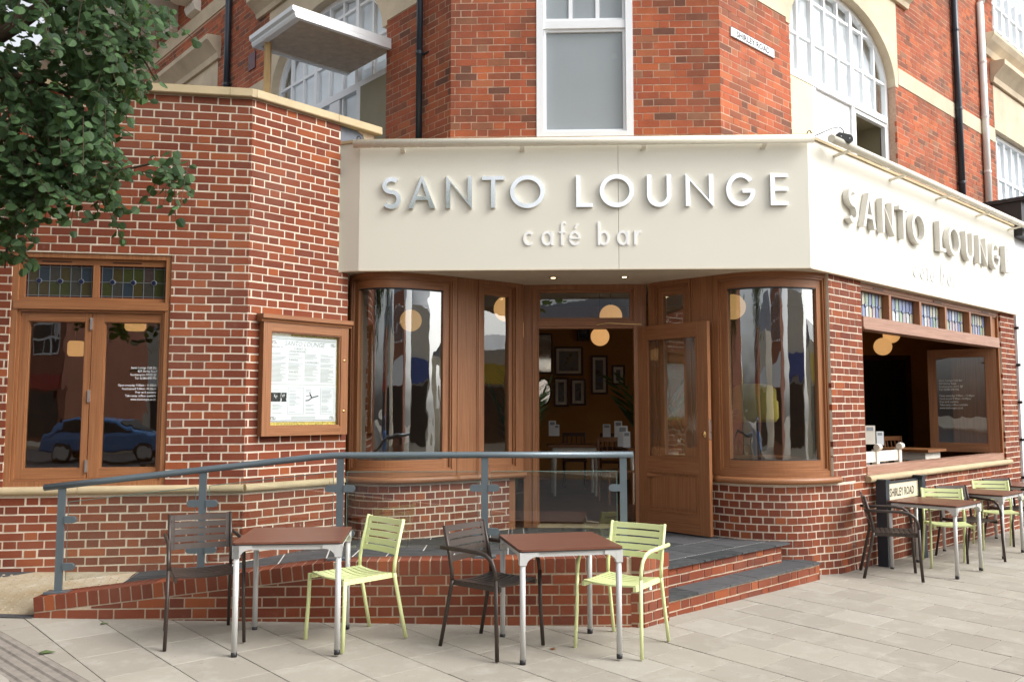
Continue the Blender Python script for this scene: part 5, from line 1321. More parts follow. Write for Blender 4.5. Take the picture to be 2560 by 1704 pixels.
# ------------------------------------------------------------------ pavement furniture
def make_chair(mat, arms, label, group):
    o = thing('arm_chair' if arms else 'chair', label, 'chair', local=True, group=group)
    r = .0118
    hw = .238 if arms else .215
    for sx in (-1, 1):
        mb = MB()
        mb.tube([(sx * (hw + .008), .240, 0), (sx * hw, .225, .25), (sx * (hw - .002), .220, .50 if arms else .447)], r, 8, 1.25); mb.build('leg', mat, o, True)
        mb = MB(); mb.tube([(sx * .212, -.285, 0), (sx * .208, -.235, .22), (sx * .205, -.195, .40), (sx * .205, -.186, .45)], r, 8, 1.25); mb.build('leg', mat, o, True)
        mb = MB(); mb.tube([(sx * .205, -.186, .4501), (sx * .205, -.190, .52), (sx * .205, -.212, .62), (sx * .205, -.262, .805)], [r, r, r * .95, r * .9], 8, 1.2); mb.build('back_post', mat, o, True)
        if arms:
            mb = MB(); pts = [(sx * (hw - .002), .220, .5001), (sx * (hw - .002), .212, .56), (sx * (hw - .002), .185, .615), (sx * (hw - .002), .135, .65), (sx * (hw - .002), .06, .662), (sx * (hw - .004), -.10, .664), (sx * (hw - .008), -.268, .664)]
            mb.tube(pts, r * 1.0, 8, 1.25); mb.build('armrest', mat, o, True)
        mb = MB(); mb.box(sx * .19 - .010, sx * .19 + .010, -.192, .222, .418, .446); mb.build('seat_rail', mat, o)
    for k in range(9):
        y0 = -.180 + k * .0445; n = 8; wd = .19 + .004; mb = MB(); i = 0
        for q in range(n + 1):
            x = -wd + 2 * wd * q / n; dip = -.020 * math.cos(math.pi * x / (2 * wd)) ** 1.0 * (1 - .35 * abs(k - 4) / 4)
            z = .452 + dip + (.006 if k == 8 else 0)
            mb.v += [(x, y0, z - .010), (x, y0 + .037, z - .010), (x, y0 + .037, z), (x, y0, z)]
        for q in range(n):
            a = 4 * q
            for e in range(4): f_ = (e + 1) % 4; mb.f.append((a + e, a + f_, a + 4 + f_, a + 4 + e))
        mb.f += [(3, 2, 1, 0), tuple(4 * n + e for e in range(4))]
        mb.build('seat_slat', mat, o)
    for k in range(5):
        z0 = .567 + k * .0485; z1 = z0 + .0365; n = 6; mb = MB()
        yb = lambda z: -.198 - max(0, z - .52) * .225
        for q in range(n + 1):
            x = -.196 + .392 * q / n; bow = -.014 * math.cos(math.pi * x / .40)
            mb.v += [(x, yb(z0) + bow - .006, z0), (x, yb(z0) + bow + .006, z0), (x, yb(z1) + bow + .006, z1), (x, yb(z1) + bow - .006, z1)]
        for q in range(n):
            a = 4 * q
            for e in range(4): f_ = (e + 1) % 4; mb.f.append((a + e, a + f_, a + 4 + f_, a + 4 + e))
        mb.f += [(3, 2, 1, 0), tuple(4 * n + e for e in range(4))]
        mb.build('back_slat', mat, o)
    for sx in (-1, 1):
        mb = MB()
        for z0, z1 in ((.565, .80),):
            yb = lambda z: -.198 - (z - .52) * .225
            mb.hexa([(sx * .182 - .012, yb(z0) - .010, z0), (sx * .182 + .012, yb(z0) - .010, z0), (sx * .182 + .012, yb(z0) + .004, z0), (sx * .182 - .012, yb(z0) + .004, z0), (sx * .182 - .012, yb(z1) - .010, z1), (sx * .182 + .012, yb(z1) - .010, z1), (sx * .182 + .012, yb(z1) + .004, z1), (sx * .182 - .012, yb(z1) + .004, z1)])
        mb.build('back_plate', mat, o)
    return o
def dup(root, label):
    r = root.copy(); COL.objects.link(r); r['label'] = label
    for ch in list(root.children):
        c = ch.copy(); COL.objects.link(c); c.parent = r
        for g in list(ch.children):
            d = g.copy(); COL.objects.link(d); d.parent = c
    return r
def place(o, x, y, fx, fy):
    o.location = (x, y, gz(x, y) + .004); o.rotation_euler = (0, 0, math.atan2(fy, fx) - math.pi / 2)
GC = 'metal cafe chairs on the pavement'
ca = make_chair(M['brown'], True, 'dark brown metal armchair left of the left front table, facing the street', GC)
place(ca, -2.11, 5.925, .43, -.90)
for lb, x, y, fx, fy in (('dark brown metal armchair turned towards the right front table', -.13, 5.88, .786, -.62),
                         ('dark brown metal armchair in front of the low street sign', 3.81, 8.68, .95, -.30),
                         ('dark brown metal armchair between the two tables by the road window', 5.17, 9.78, .24, -.97),
                         ('dark brown metal armchair at the extreme right edge behind the farthest lime chair', 6.42, 11.05, .24, -.97)):
    place(dup(ca, lb), x, y, fx, fy)
la = make_chair(M['lime'], True, 'lime green metal armchair behind the right front table', GC); place(la, .765, 5.995, -.545, -.84)
for lb, x, y, fx, fy in (('lime green metal armchair at the table beside the street sign', 4.73, 9.35, -.22, -.97), ('lime green metal armchair farthest right, beyond the second road side table', 5.98, 10.62, -.22, -.97)):
    place(dup(la, lb), x, y, fx, fy)
lc = make_chair(M['lime'], False, 'lime green metal chair without arms beside the left front table', GC); place(lc, -1.085, 5.975, -.70, -.70)
def make_table(label, group):
    o = thing('cafe_table', label, 'table', local=True, group=group); h = .715; a = .345
    def rrect(a_, r_, n=5):
        p = []
        for cx_, cy_, s_ in ((a_ - r_, a_ - r_, 0), (-a_ + r_, a_ - r_, 1), (-a_ + r_, -a_ + r_, 2), (a_ - r_, -a_ + r_, 3)):
            p += [(cx_ + r_ * math.cos(math.pi / 2 * (s_ + k / n)), cy_ + r_ * math.sin(math.pi / 2 * (s_ + k / n))) for k in range(n + 1)]
        return p
    mb = MB(); mb.prism(rrect(a, .02), h - .012, h, lambda x, y, z: (x, y, z)); top = mb.build('table_top', M['table_wood'], o)
    mb = MB(); mb.prism(rrect(a + .002, .022), h - .018, h - .0125, lambda x, y, z: (x, y, z)); mb.build('top_edge', M['black'], top)
    for k in range(4):
        Mt = Matrix.Rotation(k * math.pi / 2, 4, 'Z')
        mb = MB(); mb.box(-a + .05, a - .05, a - .035, a - .012, h - .05, h - .0185, Mt); mb.build('apron', M['alu'], o)
        mb = MB(); p = a - .024; mb.tube([Mt @ Vector((p, p, .03)), Mt @ Vector((p, p, h - .08))], .0185, 14); lg = mb.build('leg', M['alu'], o, True)
        mb = MB(); mb.tube([Mt @ Vector((p, p, 0)), Mt @ Vector((p, p, .0299))], .0195, 14); mb.build('foot_cap', M['black'], lg, True)
        mb = MB()                                                    # corner casting with curved web
        pl = [(-.021, h - .10), (.0225, h - .10), (.0225, h - .0185), (-.10, h - .0185), (-.10, h - .045)] + [(-.10 + .079 * math.sin(math.pi / 2 * q / 6), h - .045 - .055 * (1 - math.cos(math.pi / 2 * q / 6))) for q in range(1, 6)]
        mb.prism(pl, p - .0225, p + .0225, lambda x, z, y: Mt @ Vector((p + x, y, z)))
        mb.prism([(x, z) for x, z in pl], p - .02, p + .0215, lambda y, z, x: Mt @ Vector((x, p + y, z)))
        mb.build('corner_casting', M['alu'], o)
    return o
GT = 'square cafe tables on the pavement'
ta = make_table('square brown topped table with silver legs at the left front', GT)
ta.location = (-1.47, 5.88, gz(-1.47, 5.88) + .003); ta.rotation_euler = (0, 0, rad(5.5))
for lb, x, y, a in (('square brown topped table with silver legs in front of the ramp pier, right front', .315, 5.905, 12), ('square brown topped table nearest the low street sign', 4.44, 9.07, 42.5), ('square brown topped table second along the road side wall', 5.61, 10.30, 42.5), ('square brown topped table cut off at the right edge of the picture', 6.86, 11.42, 42.5)):
    o = dup(ta, lb); o.location = (x, y, gz(x, y) + .003); o.rotation_euler = (0, 0, rad(a))

# ------------------------------------------------------------------ cafe interior
FLZ = LAND + .004
mb = MB(); mb.poly([(x, y, FLZ) for x, y in fl]); struct(mb.build('interior_floor', M['floorboards']))
mb = MB(); mb.poly([(x, y, 3.55) for x, y in fl]); struct(mb.build('interior_ceiling', M['ceil']))
YB = 16.0
def iwall(name, p0, p1, mat, z1=3.55):
    mb = MB(); P = Path([p0, p1]); wbox(mb, P, 0, P.L, FLZ - .3, z1, -.1, 0); return struct(mb.build(name, mat))
iwall('interior_wall', (-6.9, YB), (11.2, YB), M['ochre']); iwall('interior_wall', (-6.6, 7.0), (-6.6, YB), M['ochre'])
iwall('interior_wall', (10.9, 16.4), (6.98, 12.86), M['ochre'])
def pic(name, label, px0, py0, px1, py1, cat, kind):
    x0, _, z1 = pixat(px0, py0, YB - .03); x1, _, z0 = pixat(px1, py1, YB - .03)
    o = thing(name, label, cat, ((x0 + x1) / 2, YB - .03, z0)); P = Path([(x0, YB - .004), (x1, YB - .004)]); L_ = P.L
    if kind == 'oval':
        cx_, cz_ = (x0 + x1) / 2, (z0 + z1) / 2; a, b = (x1 - x0) / 2, (z1 - z0) / 2
        mb = MB(); mb.prism([(cx_ + a * math.cos(k * .2618), cz_ + b * math.sin(k * .2618)) for k in range(24)], 0, .03, lambda q, w_, h: (q, YB - .004 - h, w_)); mb.build('frame', M['dark_wood'], o)
        mb = MB(); mb.prism([(cx_ + a * .8 * math.cos(k * .2618), cz_ + b * .86 * math.sin(k * .2618)) for k in range(24)], .03, .034, lambda q, w_, h: (q, YB - .004 - h, w_)); mb.build('mirror_glass', M['mirror'], o)
        return
    mb = MB(); w_ = .035; frame_rect(mb, P, 0, L_, z0, z1, w_, w_, w_, w_, 0, .03); mb.build('frame', M['dark_wood'], o)
    if kind == 'mirror':
        mb = MB(); wbox(mb, P, w_, L_ - w_, z0 + w_, z1 - w_, .0, .012); mb.build('mirror_glass', M['mirror'], o)
    else:
        mb = MB(); wbox(mb, P, w_, L_ - w_, z0 + w_, z1 - w_, .0, .008); mb.build('mount', M['offwhite'], o)
        mb = MB(); m_ = .05; wbox(mb, P, w_ + m_, L_ - w_ - m_, z0 + w_ + m_, z1 - w_ - m_, .0081, .011); mb.build('print', M['picture'], o)
pic('framed_picture', 'large square framed picture on the ochre back wall', 1386, 866, 1458, 938, 'picture', 'p')
pic('framed_picture', 'small dark framed picture under the large picture, on the left', 1384, 943, 1422, 1016, 'picture', 'p')
pic('framed_picture', 'small framed picture under the large picture, on the right', 1426, 946, 1465, 1013, 'picture', 'p')
pic('framed_picture', 'tall narrow framed picture right of the large picture', 1477, 888, 1520, 985, 'picture', 'p')
pic('framed_picture', 'small framed picture rightmost on the back wall behind the palm', 1529, 912, 1563, 962, 'picture', 'p')
pic('wall_mirror', 'tall dark framed mirror at the left of the back wall', 1340, 833, 1382, 934, 'mirror', 'mirror')
pic('wall_mirror', 'oval dark framed mirror low on the back wall', 1338, 943, 1379, 1015, 'mirror', 'oval')
x0, _, z0 = pixat(1445, 850, YB - .2); mb = MB(); mb.box(x0, x0 + .22, YB - .22, YB - .01, z0, z0 + .25); SP = tag(mb.build('loudspeaker', M['black']), 'black loudspeaker high on the back wall of the cafe', 'speaker')
mb = MB(); mb.lathe([(.08, 0), (.07, .012), (.02, .004)], 14, Matrix.Translation(Vector((x0 + .11, YB - .2205, z0 + .12))) @ Matrix.Rotation(math.pi / 2, 4, 'X')); mb.build('cone', M['pipe'], SP)
def globe(label, px, py, Y, kind='globe', d=.30):
    x, y, z = pixat(px, py, Y); o = thing('pendant_lamp', label, 'lamp', (x, y, z), 'pendant lamps in the cafe')
    mb = MB()
    if kind == 'globe': sphere(mb, (x, y, z), d / 2, 24, 14)
    else: mb.lathe([(d * .42, -.09), (d * .5, -.06), (d * .5, .07), (d * .40, .10)], 20, Matrix.Translation(Vector((x, y, z))))
    mb.build('shade', M['globe'], o, kind == 'globe')
    mb = MB(); mb.tube([(x, y, z + d * .45), (x, y, 3.549)], .006, 6); mb.build('cord', M['black'], o)
globe('paper globe lamp seen behind the left curved window', 1027, 801, 11.6)
globe('paper globe lamp highest in the left side light', 1266, 772, 9.95); globe('paper globe lamp lower in the left side light, behind the other', 1292, 824, 12.6)
globe('paper globe lamp hanging in the open doorway', 1500, 841, 13.6); globe('paper globe lamp seen through the fanlight over the door', 1527, 790, 11.2)
globe('paper globe lamp at the left edge of the right curved window', 1832, 767, 10.0)
globe('paper globe lamp lower of two inside the open road window', 2207, 866, 14.6); globe('paper globe lamp upper of two inside the open road window', 2228, 836, 14.9)
globe('beige drum lamp in the right leaf of the left window', 339, 806, 9.3, 'drum', .22); globe('beige drum lamp in the left leaf of the left window', 190, 872, 10.8, 'drum', .2)
# dark green door at the back, seen through the open road window
x0, _, zt = pixat(2158, 900, YB - .02); x1 = pixat(2262, 900, YB - .02)[0]
DD = thing('interior_door', 'dark green panelled door at the back, seen through the open road window', 'door', ((x0 + x1) / 2, YB, FLZ)); PD2 = Path([(x0, YB - .003), (x1, YB - .003)])
mb = MB(); wbox(mb, PD2, 0, PD2.L, FLZ, zt, 0, .03); mb.build('leaf', M['dark_door'], DD)
mb = MB(); frame_rect(mb, PD2, -.09, PD2.L + .09, FLZ, zt + .09, .089, .089, 0, .089, 0, .05); mb.build('architrave', M['dark_wood'], DD)
for a, b in ((.08, PD2.L / 2 - .04), (PD2.L / 2 + .04, PD2.L - .08)):
    for c, e in ((FLZ + .2, FLZ + .85), (FLZ + 1.0, zt - .15)):
        mb = MB(); wbox(mb, PD2, a, b, c, e, .0301, .036); mb.build('panel', M['dark_door'], DD)
def in_table(label, x, y, rz, w_=.75, base='offwhite', top='mid_wood'):
    o = thing('dining_table', label, 'table', (x, y, FLZ), 'dining tables inside the cafe', True, rz)
    mb = MB(); mb.box(-w_ / 2, w_ / 2, -.36, .36, .73, .765); mb.build('table_top', M[top], o)
    mb = MB(); mb.box(-w_ / 2 + .06, w_ / 2 - .06, -.30, .30, .62, .7295); mb.build('apron', M[base], o)
    for sx in (-1, 1):
        for sy in (-1, 1):
            mb = MB(); mb.tube([(sx * (w_ / 2 - .09), sy * .27, 0), (sx * (w_ / 2 - .09), sy * .27, .45), (sx * (w_ / 2 - .09), sy * .27, .6195)], [.022, .03, .036], 8); mb.build('leg', M[base], o, True)
    return o
def in_chair(label, x, y, rz, mat='mid_wood'):
    o = thing('dining_chair', label, 'chair', (x, y, FLZ), 'wooden chairs inside the cafe', True, rz)
    mb = MB(); mb.box(-.2, .2, -.2, .2, .43, .46); mb.build('seat', M[mat], o)
    for sx in (-1, 1):
        mb = MB(); mb.tube([(sx * .17, .17, 0), (sx * .17, .17, .4295)], .018, 8); mb.build('leg', M[mat], o)
        mb = MB(); mb.tube([(sx * .18, -.2, 0), (sx * .18, -.19, .46), (sx * .18, -.25, .9)], .018, 8); mb.build('leg', M[mat], o)
    for z in (.62, .84):
        mb = MB(); mb.box(-.18, .18, -.245 - (.01 if z > .7 else -.02), -.22 - (.01 if z > .7 else -.02), z, z + .06); mb.build('back_rail', M[mat], o)
    for k in range(4):
        mb = MB(); mb.tube([(-.12 + k * .08, -.212, .679), (-.12 + k * .08, -.24, .8395)], .009, 6); mb.build('spindle', M[mat], o)
    return o
in_table('white legged wooden table left of centre through the doorway', .95, 13.2, 0, .8); in_table('white legged wooden table right through the doorway', 1.95, 12.2, .1, .8)
in_chair('wooden slat back chair in the middle of the doorway view', 1.45, 12.0, 3.4); in_chair('dark wooden chair near the back wall in the doorway', 1.05, 14.4, 3.1, 'dark_wood'); in_chair('dark wooden chair beyond the left table in the doorway', 1.6, 14.0, 2.9, 'dark_wood')
in_table('small white table with wooden top inside the open road window', 5.45, 11.75, .75, .62); in_chair('wooden chair beyond the small table inside the road window', 5.75, 12.5, 3.6)
in_table('dining table behind the left window', -3.2, 8.9, .1, .9); in_table('wooden table inside the right curved window', 2.75, 9.75, .2, .8)
def menu_card(label, px, py, Y, h, w_=.12, dark=False):
    x, y, z = pixat(px, py, Y); o = thing('menu_card', label, 'menu', (x, y, z), 'menu cards on the tables')
    mb = MB(); mb.box(x - w_ / 2, x + w_ / 2, y, y + .02, z, z + h); mb.build('card', M['paper'] if not dark else M['offwhite'], o)
    mb = MB(); mb.box(x - w_ * .32, x + w_ * .32, y - .002, y - .0001, z + h * .72, z + h * .92); mb.build('crest', M['ink_grey'], o)
for lb, px, py, Y, h, w_ in (('white menu card on the left doorway table, taller one', 1381, 1089, 13.1, .23, .11), ('white menu card on the left doorway table, shorter one', 1392, 1089, 13.0, .17, .08), ('pale menu card on the far right of the doorway', 1517, 1092, 13.3, .2, .12), ('pale menu card behind two others in the doorway', 1546, 1095, 13.0, .26, .12), ('tall menu card on the right doorway table', 1557, 1116, 12.0, .29, .14), ('white leaflet in front on the right doorway table', 1567, 1118, 11.9, .22, .10)):
    menu_card(lb, px, py, Y, h, w_)
mb_ = menu_card('brown menu card on the sill side of the open road window', 2176, 1110, 10.6, .23, .13, True); menu_card('small maroon and white leaflet inside the open road window', 2201, 1112, 10.8, .17, .09)
# white settle with scroll posts just inside the open road window
ST = thing('white_settle', 'white painted settle with scrolled back posts inside the open road window', 'bench', (4.45, 9.75, FLZ)); PSt = Path([(3.72, 9.42), (4.62, 10.24)])
for s in (.10, .60, PSt.L - .03):
    mb = MB(); wbox(mb, PSt, s - .035, s + .035, FLZ, 1.16, -.03, .03); mb.lathe([(.036, -.04), (.042, 0), (.036, .04)], 14, Matrix.Translation(Vector(PSt.pt(s, .03, 1.185))) @ Matrix.Rotation(PSt.ang(0), 4, 'Z') @ Matrix.Rotation(math.pi / 2, 4, 'Y')); mb.build('post', M['offwhite'], ST)
for a, b in ((1.02, 1.14), (.84, .90), (.60, .66)):
    for s0, s1 in ((-.2, .064), (.136, .564), (.636, PSt.L - .066)):
        mb = MB(); wbox(mb, PSt, s0, s1, a, b, -.015, .015); mb.build('back_rail', M['offwhite'], ST)
mb = MB(); wbox(mb, PSt, -.2, PSt.L, FLZ + .42, FLZ + .46, -.5, -.031); mb.build('seat', M['offwhite'], ST)
mb = MB(); wbox(mb, PSt, .15, .55, .80, 1.10, -.13, -.035); CU = tag(mb.build('cushion', M['paper']), 'white cushion leaning on the white settle', 'cushion')
md = CU.modifiers.new('b', 'BEVEL'); md.width = .045; md.segments = 4
# palms behind the glass
def palm(label, x, y, z0, h, n, seed):
    r = random.Random(seed); o = thing('potted_palm', label, 'plant', (x, y, z0), 'potted palms')
    mb = MB(); mb.lathe([(.13, 0), (.18, .3), (.19, .32), (.15, .32)], 18, Matrix.Translation(Vector((x, y, z0)))); mb.build('pot', M['pot'], o, True)
    fm = MB()
    for k in range(n):
        a = r.uniform(0, 6.28); ln = r.uniform(.55, 1.0) * h * .75; lean = r.uniform(.10, .55)
        P0 = Vector((x, y, z0 + .3)); pts = []
        for q in range(10):
            t_ = q / 9; pts.append(P0 + Vector((math.cos(a) * lean * t_ ** 1.6 * ln, math.sin(a) * lean * t_ ** 1.6 * ln, ln * (t_ - .18 * lean * t_ ** 3))))
        fm.tube(pts, [.008 * (1 - q / 11) for q in range(10)], 4, 1, False)
        for q in range(3, 10):
            d = (pts[q] - pts[q - 1]).normalized()
            for sgn in (-1, 1):
                for e in range(2):
                    sd = Vector((-math.sin(a), math.cos(a), 0)) * sgn; ll = .30 * h * .5 * (1.15 - abs(q - 6) / 8); b = pts[q] - d * (e * .04)
                    tip = b + (d * .75 + sd * .6 + Vector((0, 0, -.12))) * ll; w_ = Vector((0, 0, .008)) + d.cross(sd) * .006
                    fm.v += [tuple(b - w_), tuple(b * .5 + tip * .5 + sd * .0 - w_ * 1.3), tuple(tip), tuple(b * .5 + tip * .5 + w_ * 1.3), tuple(b + w_)]
                    m = len(fm.v); fm.f.append((m - 5, m - 4, m - 3, m - 2, m - 1))
    stuff(fm.build('fronds', M['palm'], o))
palm('feathery palm behind the left side light', .05, 10.35, FLZ, 2.0, 16, 1); palm('dark palm on the right of the doorway view', 2.15, 13.2, FLZ, 2.2, 16, 2); palm('palm behind the open door glass, in the right side light', 2.25, 10.2, FLZ, 1.8, 14, 3)
# yellow lampshade inside the right curved window
x, y, z = pixat(1885, 1000, 9.9); YL = thing('table_lamp', 'large yellow fabric shade glimpsed in the right curved window', 'lamp', (x, y, z))
mb = MB(); mb.lathe([(.24, -.25), (.27, -.2), (.27, -.02), (.25, .0), (.25, .12), (.20, .17), (.12, .19)], 24, Matrix.Translation(Vector((x, y, z)))); mb.build('shade', plain('yellow_fabric', lin(206, 178, 70), .8), YL, True)
mb = MB(); mb.tube([(x, y, 1.08), (x, y, z - .2)], .02, 8); mb.build('stem', M['dark_wood'], YL)
# ------------------------------------------------------------------ tree hanging in from the left
TREE = thing('street_tree', 'broadleaf street tree whose dark green boughs hang in from the left', 'tree', (-6.4, 5.6, gz(-6.4, 5.6)))
r = random.Random(5)
tk = [(-6.4, 5.6, -.1), (-6.35, 5.6, 1.5), (-6.2, 5.65, 3.2), (-5.9, 5.7, 5.0), (-5.5, 5.8, 7.0), (-5.2, 5.9, 9.0)]
mb = MB(); mb.tube(tk, [.30, .25, .22, .18, .12, .05], 14); mb.build('trunk', M['bark'], TREE, True)
LV = MB()
def leaf_at(c, size, dirv, nrm):
    d = dirv.normalized(); n = (nrm - d * nrm.dot(d)).normalized(); s_ = d.cross(n); i = len(LV.v)
    half = [(0, 0, 0), (.27, -.03, .05), (.46, .20, .10), (.46, .48, .10), (.35, .72, .06), (.17, .90, .0), (0, 1.0, -.06)]
    for sg in (1, -1):
        b = len(LV.v)
        LV.v += [tuple(c + s_ * (sg * x * size) + d * (y * size) - n * (z * size)) for x, y, z in half]
        q = list(range(b, b + 7)); LV.f.append(tuple(q if sg > 0 else reversed(q)))
BR = []
def spray(px, py, rx, ry, Y, dy, n, size=(.05, .092), dark=0):
    n = int(n * .74); m = max(1, n // 9)
    for k in range(m):
        while True:
            a, b, e = r.uniform(-1, 1), r.uniform(-1, 1), r.uniform(-1, 1)
            if a * a + b * b + e * e < 1: break
        c = Vector(pixat(px + a * rx, py + b * ry, Y + e * dy))
        out = Vector((r.uniform(-.2, 1.0), r.uniform(-.9, .5), r.uniform(-.9, .15))).normalized()     # the twig droops outwards
        tl = r.uniform(.22, .42); pts = []
        for q in range(9):
            t_ = q / 8 - .5; p = c + out * (tl * t_) + Vector((0, 0, -.10 * (t_ + .5) ** 2)); pts.append(p)
            side = Vector((-out.y, out.x, 0)).normalized() * (1 if q % 2 else -1)
            dv = out * .5 + side * r.uniform(.2, .9) + Vector((r.uniform(-.2, .2), r.uniform(-.3, .1), r.uniform(-1.0, -.25)))
            nv = Vector((r.uniform(-.35, .45), r.uniform(-.9, -.1), r.uniform(.3, 1.0)))
            leaf_at(p + side * .02, r.uniform(*size) * (1.05 - .25 * (t_ + .5)), dv, nv)
        TW.tube([pts[0], pts[4], pts[8]], .0025, 4, 1, False)
TW = MB()
# (centre x, centre y, half width, half height in photo pixels at distance Y, depth spread, leaves)
for a in ((70, 60, 150, 130, 6.0, .9, 620), (240, 80, 110, 150, 6.1, .7, 560), (330, 60, 60, 80, 6.2, .5, 130), (395, 30, 60, 35, 6.0, .4, 60), (445, 25, 35, 25, 5.9, .2, 26),
          (190, 230, 130, 90, 6.1, .7, 520), (285, 160, 70, 80, 6.0, .5, 240), (330, 110, 40, 40, 6.1, .3, 50), (310, 250, 38, 40, 6.0, .3, 50), (40, 200, 60, 60, 6.3, .6, 130),
          (60, 330, 120, 110, 6.0, .7, 620), (200, 320, 95, 70, 5.9, .6, 420), (255, 370, 40, 40, 5.9, .3, 90), (60, 440, 100, 70, 5.9, .6, 420), (140, 455, 60, 45, 5.8, .4, 180),
          (185, 420, 70, 30, 6.0, .4, 90), (300, 430, 70, 20, 6.0, .25, 62), (400, 418, 50, 16, 6.0, .2, 60), (455, 440, 30, 18, 6.0, .15, 40), (400, 455, 26, 26, 6.0, .15, 24), (280, 490, 40, 36, 6.0, .2, 46), (250, 460, 50, 30, 6.0, .3, 46),
          (40, 520, 55, 35, 5.9, .4, 110), (20, 600, 22, 60, 5.9, .3, 70), (12, 655, 18, 26, 5.9, .2, 22), (-160, 200, 200, 320, 6.0, 1.0, 900), (-120, 560, 120, 160, 5.9, .7, 300),
          (-60, -160, 420, 160, 6.0, 1.3, 1500), (300, -120, 200, 110, 6.2, .9, 500), (-350, -300, 500, 300, 6.0, 1.8, 1100)):
    spray(*a)
for k in range(1600):                                                  # unseen crown above the picture, extended with large leaves to shade the wall
    x, y, z = r.gauss(-5.0, 1.6), r.gauss(5.4, 1.3), r.gauss(6.6, 1.2)
    if project((x, y, z)) is None or (in_frame((x, y, z), 20)): continue
    leaf_at(Vector((x, y, z)), r.uniform(.12, .2), Vector((r.uniform(-1, 1), r.uniform(-1, 1), r.uniform(-.9, .1))), Vector((r.uniform(-.6, .6), r.uniform(-.6, .6), 1)))
stuff(LV.build('crown', M['leaf'], TREE)); stuff(TW.build('twigs', M['bark'], TREE))
def bough(pxs, Y, r0):
    pts = [Vector(pixat(px, py, Y + dy)) for px, py, dy in pxs]
    mb = MB(); mb.tube(pts, [r0 * (1 - .8 * k / (len(pts) - 1)) for k in range(len(pts))], 7); mb.build('bough', M['bark'], TREE, True)
bough([(-760, -300, 0), (-300, 60, 0), (-40, 110, 0), (40, 60, 0), (110, 15, .1), (240, -30, .1), (420, -20, 0)], 6.0, .10)
bough([(-700, 150, 0), (-250, 330, 0), (20, 395, 0), (120, 405, 0), (310, 424, 0), (420, 400, 0), (478, 440, 0)], 6.0, .022)
bough([(-700, 0, 0), (-200, 190, 0), (40, 190, 0), (160, 230, 0), (250, 350, 0)], 6.0, .04)
bough([(-500, -250, 0), (0, -60, 0), (200, 10, 0), (330, 100, 0), (390, 200, 0)], 6.1, .03)
bough([(-700, 300, 0), (-200, 430, 0), (40, 470, 0), (20, 600, 0), (12, 670, 0)], 5.9, .025)
# fallen leaves on the slabs
def fallen(label, px, py, sz, a, col):
    x = (px - 1280) / FPX; y = -(py - 852) / FPX; d = (x, _c - y * _s, _s + y * _c); t_ = (.0 - CAM_H) / d[2]
    for _ in range(4): t_ = (gz(d[0] * t_, d[1] * t_) - CAM_H) / d[2]
    c = Vector((d[0] * t_, d[1] * t_, 0)); c.z = gz(c.x, c.y) + .006
    mb = MB(); u_ = Vector((math.cos(a), math.sin(a), 0)); v_ = Vector((-math.sin(a), math.cos(a), 0))
    L0 = [(0, 0), (.18, .25), (.10, .55), (0, 1), (-.12, .6), (-.2, .3)]
    for sg in (0,): mb.prism(L0, 0, .002, lambda p, q, h: c + v_ * (p * sz * 2) + u_ * (q * sz) + Vector((0, 0, h + abs(p) * .05 * sz * 4)))
    tag(mb.build('fallen_leaf', col), label, 'leaf')
gl_ = plain('fallen_leaf_green', lin(86, 104, 60), .6)
fallen('fallen green leaf lying at the foot of the ramp wall', 250, 1560, .06, .3, gl_); fallen('fallen green leaf beside the ribbed paving', 98, 1632, .10, .1, gl_); fallen('curled brown leaf on the slabs between the front tables', 1380, 1625, .05, 1.2, M['mid_wood'])

# ------------------------------------------------------------------ across the road, seen only in the glass
def opposite(label, x, y, w_, h, dep, rot, wall, shop, roofh, seed):
    q = random.Random(seed); o = thing('street_building', label, 'building', (x, y, -.3), 'buildings across the road', True, rot)
    mb = MB(); mb.box(-w_ / 2, w_ / 2, -dep, 0, 0, h); mb.build('wall', wall, o)
    mb = MB(); mb.prism([(-.3, h), (-dep / 2, h + roofh), (-dep - .3 + .6, h)], -w_ / 2, w_ / 2, lambda a, b, hh: (hh, a + .3 if a > -.5 else a, b)); mb.build('roof', M['lead'], o)
    mb = MB(); mb.box(-w_ / 2 + .3, w_ / 2 - .3, .001, .15, 2.9, 3.7); mb.build('shop_fascia', shop, o)
    mb = MB(); mb.box(-w_ / 2 + .5, w_ / 2 - .5, .001, .06, .6, 2.8); mb.build('shop_window', M['dark_door'], o)
    n = max(2, int(w_ / 2.2))
    for k in range(n):
        cx_ = -w_ / 2 + w_ * (k + .5) / n
        for z in (4.6, 7.2):
            if z + 1.6 > h: continue
            mb = MB(); mb.box(cx_ - .6, cx_ + .6, .001, .08, z, z + 1.6); wf = mb.build('window', M['white'], o)
            for e in (-1, 1):
                for zz in (z + .1, z + .85):
                    mb = MB(); mb.box(cx_ + (.05 if e > 0 else -.52), cx_ + (.52 if e > 0 else -.05), .081, .09, zz, zz + .66); mb.build('pane', M['dark_door'], wf)
bw_ = plain('far_brick', lin(150, 100, 82), .9, 0, .2, 8); cr_ = plain('far_render', lin(206, 200, 186), .85, 0, .08, 2); gr_ = plain('far_stone', lin(170, 164, 152), .9, 0, .1, 2)
bl_ = plain('far_blue', lin(52, 84, 148), .5); ye_ = plain('far_yellow', lin(210, 180, 60), .5); rd_ = plain('far_red', lin(170, 48, 40), .5)
RA = math.atan2(RU.y, RU.x)
